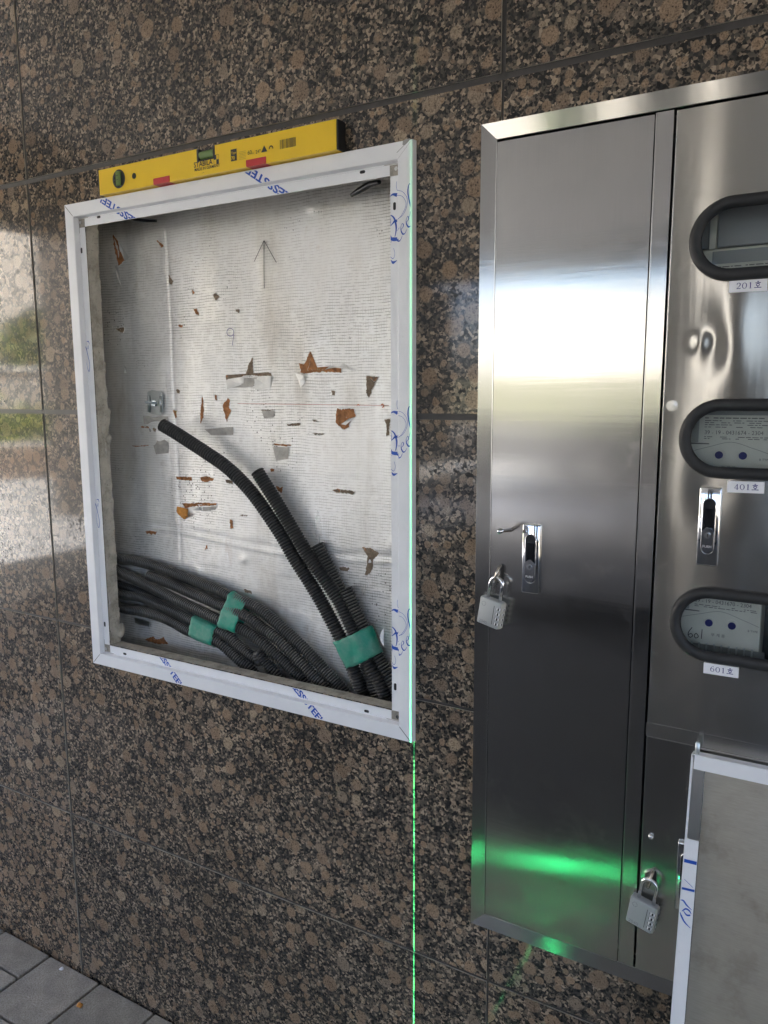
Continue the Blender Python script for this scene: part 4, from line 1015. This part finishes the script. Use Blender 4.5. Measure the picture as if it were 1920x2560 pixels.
m = MB(); m.box(KX0, KX1, .105, .118, KZ0, KZ1); m.box(KX0-.004, KX0, .012, .118, KZ0, KZ1); m.box(KX1, KX1+.004, .012, .118, KZ0, KZ1); m.box(KX0, KX1, .012, .118, KZ0-.004, KZ0); m.box(KX0, KX1, .012, .118, KZ1, KZ1+.004)
m.build('inner_box', P('dark_cabinet_inside', (.14, .145, .145), .5, .3), cb)
IX0, IX1, IZ0, IZ1 = CX0+TW, CX1-TW, CZ0+TW, CZ1-TW
def sheet(x0, x1, z0, z1, y, fn, res, hole=None):
    nx, nz = max(2, int((x1-x0)/res)), max(2, int((z1-z0)/res)); vs = []; fs = []
    for i in range(nz+1):
        for j in range(nx+1):
            x, z = x0+(x1-x0)*j/nx, z0+(z1-z0)*i/nz; vs.append((x, y+fn(x, z), z))
    for i in range(nz):
        for j in range(nx):
            x, z = x0+(x1-x0)*(j+.5)/nx, z0+(z1-z0)*(i+.5)/nz
            if hole and hole(x, z): continue
            k = i*(nx+1)+j; fs.append((k, k+1, k+nx+2, k+nx+1))
    # turned edge all round, as a folded sheet has
    b = len(vs); ring = [(j, 0) for j in range(nx)]+[(nx, i) for i in range(nz)]+[(j, nz) for j in range(nx, 0, -1)]+[(0, i) for i in range(nz, 0, -1)]
    for (j, i) in ring: x, yy, z = vs[i*(nx+1)+j]; vs.append((x, yy+.014, z))
    n = len(ring)
    for k in range(n):
        j, i = ring[k]; j2, i2 = ring[(k+1) % n]; fs.append((i*(nx+1)+j, i2*(nx+1)+j2, b+(k+1) % n, b+k))
    return vs, fs
def flat(x, z): return noise.noise(Vector((x*3, 1.7, z*1.1)))*.0007+noise.noise(Vector((x*9, 4.2, z*1.7)))*.00010
GX = 1.4037; MX = 1.4305

sdoor = MB(); sdoor.add(*sheet(IX0+.0016, GX-.0012, IZ0+.001, IZ1-.0045, YC, flat, .006)); D1 = sdoor.build('side_door', S_LEFT, cb, smooth=True, angle=40); D1['label'] = 'narrow blank side door with vertical grain'
post = MB(); post.add(*sheet(GX+.0008, MX-.0022, IZ0+.001, IZ1-.0025, YC+.0003, lambda x, z: 0, .012)); post.build('door_stile', S_LEFT, cb, smooth=True, angle=40)
WINZ = [1.7373, 1.4660, 1.1950]; WX0, WX1 = 1.4568, 1.742; GR = .0085; HALF = .0562
def inwin(x, z):
    for c in WINZ:
        r = HALF-GR; xa, xb = WX0+HALF, WX1-HALF
        d = math.hypot(max(xa-x, 0, x-xb), z-c)
        if d < r: return True
    return False
dent_c = at(1752, 855, YC)
def buckle(x, z):
    h = noise.noise(Vector((x*6.5, 7.3, z*2.2)))*.0010+noise.noise(Vector((x*16, 2.3, z*4)))*.00022
    for (a, b, sx, sz, q) in ((dent_c.x, dent_c.z, .011, .013, -.0009), (dent_c.x+.018, dent_c.z-.012, .017, .03, .0006), (1.52, 1.62, .03, .07, -.0012), (1.50, 1.40, .03, .06, .0009)):
        h += q*math.exp(-((x-a)/sx)**2-((z-b)/sz)**2)
    return h
MDX1 = 2.02
md_ = MB(); md_.add(*sheet(MX+.0018, MDX1, 1.0255, IZ1-.0045, YC, buckle, .0045, inwin)); D2 = md_.build('meter_door', S_RIGHT, cb, smooth=True, angle=40); D2['label'] = 'large dented door with rubber edged windows'
cr = MB(); cr.add(*sheet(MX+.0002, MDX1, 1.0035, 1.0245, YC+.0004, lambda x, z: 0, .012)); cr.build('cross_rail', S_LEAF if False else S_RIGHT, cb, smooth=True, angle=40)
ld = MB(); ld.add(*sheet(MX+.0018, MDX1, IZ0+.001, 1.0020, YC, flat, .008)); D3 = ld.build('lower_door', S_LEFT, cb, smooth=True, angle=40); D3['label'] = 'plain lower door with a padlock at its left edge'
rs = MB(); rs.add(*sheet(MDX1+.002, IX1-.001, IZ0+.001, IZ1-.0025, YC, lambda x, z: 0, .02)); rs.build('door_stile', S_RIGHT, cb)
# bright folded edges that catch the light along the door gaps
for (x, z0, z1) in ((IX0+.0002, IZ0, IZ1-.003), (MX+.0026, 1.026, IZ1-.005), (MX+.0026, IZ0, 1.0015), (GX+.0014, IZ0, IZ1-.003)):
    MB().box(x-.0007, x+.0007, YC-.0007, YC+.004, z0, z1).build('folded_edge', S_EDGE, cb)
MB().box(MX, MDX1, YC-.0005, YC+.004, 1.0242, 1.0258).build('folded_edge', S_EDGE, cb); MB().box(MX+.002, MDX1, YC-.0005, YC+.004, 1.0020, 1.0034).build('folded_edge', S_EDGE, cb)
def stadium(c, grow=0.0, n=20):
    r = HALF-GR+grow; xa, xb = WX0+HALF, WX1-HALF; pts = []
    for k in range(n+1): a = math.pi/2+math.pi*k/n; pts.append((xa+r*math.cos(a), c+r*math.sin(a)))
    for k in range(n+1): a = -math.pi/2+math.pi*k/n; pts.append((xb+r*math.cos(a), c+r*math.sin(a)))
    return pts
SERIF = {'0': [([(.5,1),(.18,.8),(.1,.5),(.18,.2),(.5,0),(.82,.2),(.9,.5),(.82,.8),(.5,1)], [.05,.1,.15,.1,.05,.1,.15,.1,.05])],
 '1': [([(.5,1),(.5,.5),(.5,.03)], [.15,.15,.15]), ([(.26,.86),(.5,1)], [.05,.08]), ([(.25,.02),(.75,.02)], [.05,.05])],
 '2': [([(.18,.74),(.25,.92),(.5,1),(.78,.88),(.82,.68),(.6,.4),(.15,.04)], [.12,.09,.06,.13,.14,.09,.05]), ([(.13,.05),(.5,.05),(.84,.05),(.9,.2)], [.1,.1,.1,.04])],
 '4': [([(.66,1),(.66,.5),(.66,.03)], [.13,.13,.13]), ([(.66,.98),(.35,.6),(.08,.28)], [.06,.06,.06]), ([(.08,.27),(.5,.27),(.95,.27)], [.07,.07,.07]), ([(.48,.02),(.84,.02)], [.05,.05])],
 '6': [([(.82,.9),(.6,1),(.3,.8),(.14,.45),(.22,.14),(.5,0),(.8,.14),(.86,.34),(.75,.54),(.5,.6),(.25,.5),(.16,.36)], [.09,.05,.09,.15,.1,.05,.09,.14,.09,.05,.05,.05])]}
LABW, LABH = .0475, .0162
LABS = [('201', at(1824, 702, YC), at(1919, 696, YC)), ('401', at(1819, 1202, YC), at(1913, 1205, YC)), ('601', at(1760, 1655, YC), at(1848, 1668, YC))]
for i, c in enumerate(WINZ):
    pts = stadium(c)
    loop = [Vector((x, YC-.0035, z)) for x, z in pts]
    m = MB(); n = len(loop); K = 14; vs = []
    for k in range(n):
        tv = (loop[(k+1) % n]-loop[k-1]).normalized(); nn = Vector((tv.z, 0, -tv.x))
        for q in range(K):
            a = 2*math.pi*q/K; vs.append(loop[k]+nn*GR*math.cos(a)+Vector((0, 1, 0))*GR*.9*math.sin(a))
    m.add(vs, [(k*K+q, k*K+(q+1) % K, ((k+1) % n)*K+(q+1) % K, ((k+1) % n)*K+q) for k in range(n) for q in range(K)])
    g = m.build('window_gasket', RUBBER, D2, smooth=True)
    MB().prism([Vector((x, YC-.003, z)) for x, z in stadium(c, -.001)], (0, .003, 0)).build('window_pane', PANE, D2)
    num, a, b = LABS[i]; u = (b-a); u.y = 0; u.normalize(); v = Vector((-u.z, 0, u.x)); yv = YC-.0022
    O = Vector((a.x, yv, a.z))-v*LABH
    m = MB(); m.prism([O, O+u*LABW, O+u*LABW+v*LABH, O+v*LABH], (0, .0004, 0))
    hgt, wd = .0078, .0062; x0 = .0090
    for ch in num:
        for st, ws in SERIF[ch]:
            vs, fs = stroke_geo([O+u*(x0+p[0]*wd)+v*(.0044+p[1]*hgt)-Vector((0, .0003, 0)) for p in st], [q*wd*1.3 for q in ws]); m.add(vs, fs, 1)
        x0 += wd+.0012
    x0 += .0004; hs = .0088                                        # the Korean syllable for a flat number
    def hp(x, z_): return O+u*(x0+x*hs)+v*(.0040+z_*hs)-Vector((0, .0003, 0))
    for st, ws in (([(.38, 1.0), (.62, .99)], [.1, .1]), ([(.12, .80), (.88, .81)], [.08, .10]), ([(.5+.22*math.cos(a), .52+.17*math.sin(a)) for a in [q*math.pi/6 for q in range(13)]], [.09]*13), ([(.5, .35), (.5, .12)], [.1, .1]), ([(0, .10), (.5, .11), (1, .10)], [.09, .08, .1])):
        vs, fs = stroke_geo([hp(*p) for p in st], [q*hs*1.25 for q in ws]); m.add(vs, fs, 1)
    g = m.build('number_sticker', [WPAPER, NAVY], D2); g['label'] = 'white sticker printed '+num+' in dark blue'
    # the meter behind the pane
    mt = empty('electricity_meter', (1.56, .03, c)); tag(mt, ['electricity meter behind the top window, marked above the 201 sticker', 'electricity meter behind the middle window, above the 401 sticker', 'electricity meter behind the lowest window, above the 601 sticker'][i], 'meter', 'meters behind the cabinet windows')
    dz = (-.0645, -.0065, .0105)[i]; zc = c+dz; ym = .022
    MB().box(1.452, 1.585, ym, .09, zc-.085, zc+.060, bev=.003).build('meter_case', PLATE, mt)
    MB().box(1.452, 1.4835, ym+.008, .09, zc+.0625, zc+.16, bev=.002).build('meter_cover', P('grey_meter_cover', (.33, .35, .36), .3), mt); MB().box(1.4935, 1.60, ym+.010, .09, zc+.0625, zc+.16, bev=.002).build('meter_cover', P('grey_meter_cover', (.33, .35, .36), .3), mt); MB().box(1.4840, 1.4930, ym+.004, .09, zc+.0610, zc+.16).build('meter_rib', PLATE, mt)
    MB().box(1.490, 1.582, ym-.0012, ym+.001, zc+.0385, zc+.056).build('register_window', METERD, mt)
    MB().box(1.470, 1.4850, ym-.0008, ym+.004, zc-.002, zc+.034, bev=.001).build('side_tab', P('tab_grey', (.40, .41, .38), .5), mt)
    m = MB(); yy = ym-.0004
    def mx(px, py): return at(px, py, ym)
    m.add(*text_geo(['39 - 19 - 0431665 - 2304', '39 - 19 - 0431674 - 2304', '39 - 19 - 0431670 - 2304'][i], .0082, (1.4925, yy, zc+.0105), ux, uz, sx=.95))
    rk = random.Random(40+i)
    for row, (z_, hh) in enumerate(((.0335, .0014), (.0298, .0010), (.0268, .0010), (.0238, .0010), (.0205, .0010), (.0062, .0010), (.0036, .0010))):
        x = 1.4925
        while x < 1.578:
            l_ = rk.uniform(.002, .010)
            if rk.random() < .78: m.add([(x, yy, zc+z_), (x+l_, yy, zc+z_), (x+l_, yy, zc+z_+hh), (x, yy, zc+z_+hh)], [(0, 1, 2, 3)])
            x += l_+.0016
    m.add(*stroke_geo([Vector((1.470, yy, zc-.017)), Vector((1.500, yy, zc-.008)), Vector((1.530, yy, zc-.0005)), Vector((1.560, yy, zc-.009)), Vector((1.583, yy, zc-.017))], [.0005]*5))
    m.add(*stroke_geo([Vector((1.472, yy, zc-.0035)), Vector((1.480, yy, zc-.0035)), Vector((1.500, yy, zc-.0036))], [.0034, .0022, .0014]))
    m.add(*text_geo('B TYPE', .0045, (1.568, yy, zc-.026), ux, uz)); m.add(*text_geo('부 계 용', .0060, (1.518, yy, zc-.040), ux, uz))
    m.build('meter_print', GREYPRINT, mt)
    for kx in (1.5145, 1.5465):
        m = MB(); m.disc((kx, zc-.0195), .0088, ym-.0018, ym+.001, 24, 0); m.disc((kx, zc-.0195), .0055, ym-.0034, ym, 24, 1); m.build('meter_button', [PLATE, KNOB], mt)
    mt.location.x -= .0075
    if i == 2:
        m = MB()
        sx_ = at(1708, 1568, ym).x+.0075; zz = at(1708, 1590, ym).z
        for st in ([(.35, 1.0), (.1, .6), (.02, .25), (.2, .0), (.42, .15), (.3, .38), (.05, .25)], [(.75, .5), (.58, .25), (.72, .0), (.95, .2), (.75, .5)], [(1.25, .95), (1.23, .0)]):
            m.add(*stroke_geo([Vector((sx_+p[0]*.016, yy-.0002, zz+p[1]*.016)) for p in st], [.0011]*len(st)))
        o = m.build('pen_writing', INK, mt); o['label'] = 'number 601 written by hand in pen'
        m = MB()
        for k in range(9): m.box(1.483+k*.0105, 1.4855+k*.0105, ym-.002, ym, zc-.0690, zc-.0520)
        m.build('terminal_screw', ZINC, mt)
        MB().box(1.470, 1.585, ym-.001, ym+.001, zc-.075, zc-.0545).build('terminal_block', METERD, mt)
# flush chrome latches
def latch(x0, x1, z0, z1, parent):
    cxh, zc = (x0+x1)/2, (z0+z1)/2; wd, hh = x1-x0, z1-z0; yb = YC
    m = MB(); m.box(x0, x1, yb-.0065, yb+.001, z0, z1, bev=.0022); m.build('latch_plate', CHROME, parent, smooth=True, angle=50)
    r = wd*.30; n = 12
    def st(za, zb, rr): return [(cxh+rr*math.cos(a), zb-rr+rr*math.sin(a)) for a in [math.pi*k/n for k in range(n+1)]]+[(cxh+rr*math.cos(a), za+rr+rr*math.sin(a)) for a in [math.pi+math.pi*k/n for k in range(n+1)]]
    za, zb = z0+hh*.155, z1-hh*.14
    MB().prism([Vector((x, yb-.0069, z)) for x, z in st(za, zb, r)], (0, .002, 0)).build('latch_well', P('dark_latch_well', (.035, .036, .04), .12, .3), parent)
    loop = [Vector((x, yb-.0068, z)) for x, z in st(za, zb, r)]; MB().tube(loop+[loop[0]], .0008, 8, caps=False).build('latch_rim', CHROME, parent, smooth=True)
    MB().prism([Vector((x, yb-.0105, z)) for x, z in st(za+.002, za+hh*.34, r*.92)], (0, .004, 0)).build('latch_lever', P('smoked_chrome', (.42, .43, .45), .14, 1.0), parent)
    MB().prism([Vector((cxh-r*.62, yb-.0090, zb-.014)), Vector((cxh+r*.62, yb-.0090, zb-.014)), Vector((cxh+r*.62, yb-.0082, za+hh*.30)), Vector((cxh-r*.62, yb-.0082, za+hh*.30))], (0, .002, 0)).build('latch_tongue', P('black_chrome', (.10, .105, .11), .10, 1.0), parent)
    MB().disc((cxh, za+hh*.24), r*.50, yb-.0118, yb-.009, 18).build('key_barrel', CHROME, parent)
    MB().box(cxh-.0006, cxh+.0006, yb-.0121, yb-.0115, za+hh*.24-.0026, za+hh*.24+.0026).build('keyhole', BLACKHOLE, parent)
    m = MB(); m.add(*text_geo('PUSH', .0052, (cxh, yb-.0107, za+hh*.085), ux, uz, 'CENTER', sx=1.0)); m.build('latch_lettering', P('pale_engraving', (.75, .75, .75), .4), parent)
latch(1.2244, 1.2540, 1.2072, 1.3215, D1)
latch(1.4900, 1.5190, 1.2826, 1.3968, D2)
p = at(1988-5, 0, 0)
latch(1.4872, 1.5165, .732, .846, D3)
# domed pins, padlock eyes and their slots, and the nut on the meter door
def pin(px, py, parent, r=.0042):
    b = at(px, py, YC); m = MB(); m.tube([b+Vector((0, .002, 0)), b+Vector((0, -.004, 0)), b+Vector((0, -.006, 0))], [r, r, r*.55], 14); m.build('steel_pin', CHROME, parent, smooth=True, angle=50)
a_, b_2 = at(1276.6, 1326, YC), at(1249, 1328, YC-.048)
MB().tube([a_+Vector((0, .004, 0)), b_2], .0030, 12).build('threaded_rod', P('brownish_rod', (.16, .12, .10), .35, .8), D1, smooth=True, angle=50)
MB().tube([b_2+Vector((0, .006, 0)), b_2-Vector((0, .002, 0)), b_2-Vector((0, .004, 0))], [.0042, .0042, .002], 14).build('steel_pin', CHROME, D1, smooth=True, angle=50)
pin(1628, 2090, D3)
b = at(1680, 1014, YC); m = MB(); m.disc((b.x, b.z), .0078, YC-.0022, YC+.002, 24); m.disc((b.x, b.z), .0066, YC-.005, YC-.0021, 6); m.disc((b.x, b.z), .0038, YC-.0075, YC-.0049, 16); m.build('hinge_nut', S_EDGE, D2)
def eye(px, py, px2, py2, parent):
    a, b = at(px, py, YC), at(px2, py2, YC); xc, z1, z0 = (a.x+b.x)/2, a.z, b.z
    w_ = .0042
    m = MB(); pts = [(xc-w_*.75+.0032, z0-.004), (xc+w_*.75+.0032, z0-.004), (xc+w_*.75+.0032, z1), (xc+w_*.4+.0032, z1+.003), (xc-w_*.4+.0032, z1+.003), (xc-w_*.75+.0032, z1)]
    m.prism([Vector((x, YC-.0008, z)) for x, z in pts], (0, .0012, 0)); m.build('padlock_slot', BLACKHOLE, parent)
    zc = (z0+z1)/2-.004; R_ = .0135
    m = MB(); pp = [Vector((xc-.001+.003*math.cos(q), YC-.002-R_*math.sin(q)*1.0, zc+R_*1.05*math.cos(q))) for q in [math.pi*k/16 for k in range(17)]]
    m.tube(pp, .0026, 10, up=Vector((1, 0, 0))); m.build('padlock_eye', P('dull_brass_steel', (.50, .46, .40), .25, 1.0), parent, smooth=True)
    return Vector((xc-.001, YC-.002-R_, zc-.004))
def padlock(apex, tilt, yaw, label, zf_wheels=True):
    """combination padlock hanging from the eye; built round the top of the shackle"""
    root = empty('padlock', apex); tag(root, label, 'padlock', 'grey combination padlocks on the cabinet doors')
    X = Matrix.Translation(apex) @ Matrix.Rotation(yaw, 4, 'Z') @ Matrix.Rotation(tilt, 4, 'Y')
    def bd(m, n, mt, sm=False, ang=None): return m.build(n, mt, root, smooth=sm, angle=ang)
    W_, H_, T_ = .0415, .047, .015; sw = .0118; top = -.0375
    m = MB(); pts = [Vector((-sw, 0, top-.004)), Vector((-sw, 0, -.012))]+[Vector((-sw*math.cos(a), 0, -.012+.0125*math.sin(a))) for a in [math.pi*k/14 for k in range(1, 14)]]+[Vector((sw, 0, -.012)), Vector((sw, 0, top-.004))]
    m.tube([X @ q for q in pts], .0031, 12); bd(m, 'shackle', CHROME, True)
    m = MB(); bm = bmesh.new(); bmesh.ops.create_cube(bm, size=1)
    for v in bm.verts: v.co = Vector((v.co.x*W_-.0015, v.co.y*T_, v.co.z*H_+top-H_/2))
    bmesh.ops.bevel(bm, geom=bm.edges[:], offset=.0022, segments=3, affect='EDGES', profile=.5)
    m.bm(bm, 0, X); bd(m, 'lock_body', LOCKG, True, 45)
    m = MB(); m.box(W_/2-.0085, W_/2+.0012, -T_/2+.0012, T_/2-.0012, top-H_+.001, top-.001, bev=.002, xf=X); bd(m, 'lock_side', LOCKS, True, 45)
    for k in range(4):
        z = top-.0115-k*.0088; m = MB(); n = 20; r = .0084; xc = W_/2-.0062
        A = [Vector((xc+r*math.cos(q), r*1.0*math.sin(q), z)) for q in [2*math.pi*j/n for j in range(n)]]
        vs = [X @ (p_+Vector((0, 0, -.0021))) for p_ in A]+[X @ (p_+Vector((0, 0, .0021))) for p_ in A]
        m.add(vs, [(j, (j+1) % n, n+(j+1) % n, n+j) for j in range(n)]); m.m = [1 if j % 2 else 0 for j in range(n)]
        m.add(vs, [tuple(range(n)), tuple(range(n, 2*n))], 0)
        bd(m, 'number_wheel', [P('wheel_white', (.75, .75, .75), .3), BLK])
    m = MB(); m.box(W_/2-.0140, W_/2-.0133, -T_/2-.0004, -T_/2, top-H_+.006, top-.008, xf=X); bd(m, 'index_line', INK)
    m = MB(); u = (X.to_3x3() @ ux); v = (X.to_3x3() @ uz)
    m.add(*text_geo('2040', .0072, X @ Vector((-W_/2+.0032, -T_/2-.0003, top-H_+.0030)), u, v, sx=1.1))
    q = [X @ Vector((-W_/2+.0075+a, -T_/2-.0003, top-.0105+b)) for a, b in ((0, .0048), (.0048, 0), (0, -.0048), (-.0048, 0))]
    for i in range(4):
        a, b = q[i].lerp(q[(i+1) % 4], .12), q[i].lerp(q[(i+1) % 4], .88); m.add(*stroke_geo([a, a.lerp(b, .5), b], [.0007]*3))
    bd(m, 'lock_marking', P('stamped_grey', (.20, .21, .215), .5))
    return root
e1 = eye(1251, 1414, 1251, 1442, D1); padlock(Vector((1.1863, -.0345, 1.2290)), R(9.5), R(-10), 'grey combination padlock hanging on the narrow side door below its chrome latch')
e2 = eye(1630, 2178, 1630, 2200, D3); padlock(Vector((1.4520, -.0345, .7735)), R(9.0), R(-8), 'grey combination padlock hanging on the lower door beside the leaning panel')

# ------------------------------------------------------------------ door leaf leaning on the cabinet
lf = empty('door_leaf', (1.93, -.2, 0)); tag(lf, 'dull steel door leaf with white filmed edges leaning against the lower cabinet door', 'door leaf')
LH, LWD, LT = 1.02, .86, .022
tl = at(1728.6, 1884, -.0465)
th = math.atan2(.175, .995)
LXF = Matrix.Translation(Vector((tl.x, -.0465, tl.z))) @ Matrix.Rotation(R(-.25), 4, 'Y') @ Matrix.Rotation(-th, 4, 'X')
# local frame: origin at the top left corner, x to the right, -z down, y into the wall
def lbox(name, x0, x1, y0, y1, z0, z1, mat, bev=0, label=None):
    o = MB().box(x0, x1, y0, y1, z0, z1, bev=bev, xf=LXF).build(name, mat, lf, smooth=bool(bev), angle=45)
    if label: o['label'] = label
    return o
HH = tl.z/math.cos(th)-.002
lbox('leaf_sheet', .0205, LWD-.0205, .0075, .0095, -HH+.02, -.0225, S_LEAF)
lbox('edge_fold', 0, .0012, 0, LT, -HH, -.0005, FILM)
lbox('edge_fold', .0014, LWD, 0, LT, -.0012, -.0002, FILM)
lbox('edge_fold', LWD-.0012, LWD, 0, LT, -HH, -.0014, FILM)
lbox('edge_return', .0014, .0195, 0, .0012, -HH, -.1250, FILM, label='white filmed left edge with blue marks')
lbox('edge_return', .0014, .0030, 0, .0012, -.1249, -.004, FILM)
lbox('bare_return', .0031, .0195, .0005, .0016, -.1249, -.012, P('dark_mirror_steel', (.50, .47, .43), .30, 1.0), label='bare metal strip where the film is peeled')
lbox('edge_return', .0045, LWD-.0015, -.0002, .0010, -.0215, -.0014, FILM)
lbox('edge_return', LWD-.0215, LWD-.0014, 0, .0012, -HH, -.0225, FILM)
lbox('inner_lip', .0193, .0205, .0002, .0085, -HH, -.0226, S_EDGE)
lbox('hinge_pin', .0035, .0100, .006, .0125, -.0002, .0165, ZINC, bev=.0012)
m = MB()
def lp(x, z): return LXF @ Vector((x, -.0004, z))
def lquad(x0, z0, x1, z1, wd):
    MB().add([lp(x0, z0), lp(x1, z1), lp(x1, z1+wd), lp(x0, z0+wd)], [(0, 1, 2, 3)]).build('film_mark', BLUE, lf)
ztop = tl.z
def lz(py): return -(at(1725, 1884, -.05).z-at(1725, py, -.05-.17*(at(1725, 1884, -.05).z-at(1725, py, -.05).z)).z)/math.cos(th)
lquad(.0016, lz(2163), .0190, lz(2162), .0050); lquad(.0016, lz(2234), .0190, lz(2232), .0034); lquad(.004, lz(2207), .0165, lz(2222), .0008)
for st in ([(.001, 2262), (.005, 2262), (.010, 2271), (.017, 2279)], [(.004, 2290), (.009, 2281), (.014, 2283), (.017, 2290)], [(.006, 2288), (.011, 2296), (.016, 2294)], [(.0016, 2294), (.004, 2303), (.009, 2316), (.0175, 2327)]):
    g = stroke_geo([Vector((x, 0, lz(pz))) for x, pz in st], [.0008, .0024, .0022, .0007][:len(st)])
    MB().add([LXF @ (p_+Vector((0, -.0004, 0))) for p_ in g[0]], g[1]).build('film_mark', BLUE, lf)

# ------------------------------------------------------------------ laser level on the paving, out of the frame, whose line falls on the wall
LP = Vector((1.0117, -1.051, .0665))
ll = empty('laser_level', (LP.x, LP.y, 0)); tag(ll, 'small laser level on the paving that throws the green upright line', 'laser level')
MB().box(LP.x-.035, LP.x+.035, LP.y-.085, LP.y-.012, .002, .118, bev=.006).build('laser_body', P('laser_housing', (.03, .032, .034), .5), ll, smooth=True, angle=45)
MB().box(LP.x-.022, LP.x+.022, LP.y-.012, LP.y-.006, .040, .098, bev=.002).build('laser_window_frame', BLK, ll)
t = NT('green_laser_glow'); t.b.inputs['Base Color'].default_value = (.02, .3, .1, 1); t.b.inputs['Emission Color'].default_value = (.02, 1, .28, 1); t.b.inputs['Emission Strength'].default_value = 13
for za_, zb_ in ((.0500, .0535), (.0650, .0720)): MB().box(LP.x-.012, LP.x+.012, LP.y-.0058, LP.y-.0048, za_, zb_).build('laser_window', t.m, ll)
ldt = bpy.data.lights.new('laser_line', 'POINT'); ldt.energy = 1.0; ldt.shadow_soft_size = 0; ldt.color = (.06, 1, .34)
ldt.use_nodes = True; ln = ldt.node_tree; ln.nodes.clear()
em = ln.nodes.new('ShaderNodeEmission'); lo = ln.nodes.new('ShaderNodeOutputLight'); tc = ln.nodes.new('ShaderNodeTexCoord'); sp = ln.nodes.new('ShaderNodeSeparateXYZ')
ab = ln.nodes.new('ShaderNodeMath'); ab.operation = 'ABSOLUTE'; ltn = ln.nodes.new('ShaderNodeMath'); ltn.operation = 'LESS_THAN'; ltn.inputs[1].default_value = .0011
fw = ln.nodes.new('ShaderNodeMath'); fw.operation = 'GREATER_THAN'; fw.inputs[1].default_value = -.2
mu = ln.nodes.new('ShaderNodeMath'); mu.operation = 'MULTIPLY'; mu.inputs[1].default_value = 110.0
ln.links.new(tc.outputs['Normal'], sp.inputs[0]); ln.links.new(sp.outputs[0], ab.inputs[0]); ln.links.new(ab.outputs[0], ltn.inputs[0]); mr = ln.nodes.new('ShaderNodeMapRange'); mr.inputs[1].default_value = .855; mr.inputs[2].default_value = .90; mr.inputs[3].default_value = 46; mr.inputs[4].default_value = 1.2
ln.links.new(sp.outputs[2], mr.inputs[0]); dn = ln.nodes.new('ShaderNodeMapRange'); dn.inputs[1].default_value = -.06; dn.inputs[2].default_value = -.01; dn.inputs[3].default_value = 3; dn.inputs[4].default_value = 1; ln.links.new(sp.outputs[2], dn.inputs[0])
m3 = ln.nodes.new('ShaderNodeMath'); m3.operation = 'MULTIPLY'; m4 = ln.nodes.new('ShaderNodeMapRange'); m4.inputs[1].default_value = .56; m4.inputs[2].default_value = .66; m4.inputs[3].default_value = 1.7; m4.inputs[4].default_value = .42; ln.links.new(sp.outputs[2], m4.inputs[0])
m5 = ln.nodes.new('ShaderNodeMath'); m5.operation = 'MULTIPLY'; ln.links.new(mr.outputs[0], m5.inputs[0]); ln.links.new(m4.outputs[0], m5.inputs[1]); ln.links.new(m5.outputs[0], m3.inputs[0]); ln.links.new(dn.outputs[0], m3.inputs[1]); ln.links.new(m3.outputs[0], mu.inputs[1]); ln.links.new(ltn.outputs[0], mu.inputs[0]); ln.links.new(mu.outputs[0], em.inputs['Strength']); ln.links.new(em.outputs[0], lo.inputs[0])
lob = bpy.data.objects.new('laser_line', ldt); COL.objects.link(lob); lob.location = LP; lob.parent = ll; lob.matrix_parent_inverse = Matrix.Translation(-Vector(ll.location))

# ------------------------------------------------------------------ crumbs on the paving
def crumb(px, py, s, mat, name, label, cat, seed):
    d = _fwd + RIGHT*((px-CXP)/F_PX) - UP*((py-CYP)/F_PX); p = CAM+d*((0-CAM.z)/d.z)
    bm = bmesh.new(); bmesh.ops.create_icosphere(bm, subdivisions=2, radius=s)
    for v in bm.verts:
        v.co *= 1+.5*noise.noise(v.co*(1.2/s)+Vector((seed, 0, 0))); v.co = Vector((p.x+v.co.x*1.2, p.y+v.co.y, s*.35+v.co.z*.45))
    tag(MB().bm(bm).build(name, mat, smooth=True), label, cat)
crumb(200, 2515, .007, ORANGE, 'dry_leaf', 'crumpled orange dry leaf in the paving joint at lower left', 'leaf', 3)
crumb(154, 2423, .0055, WPAPER, 'pebble', 'small white chip on the paving near the wall foot', 'chip', 9)
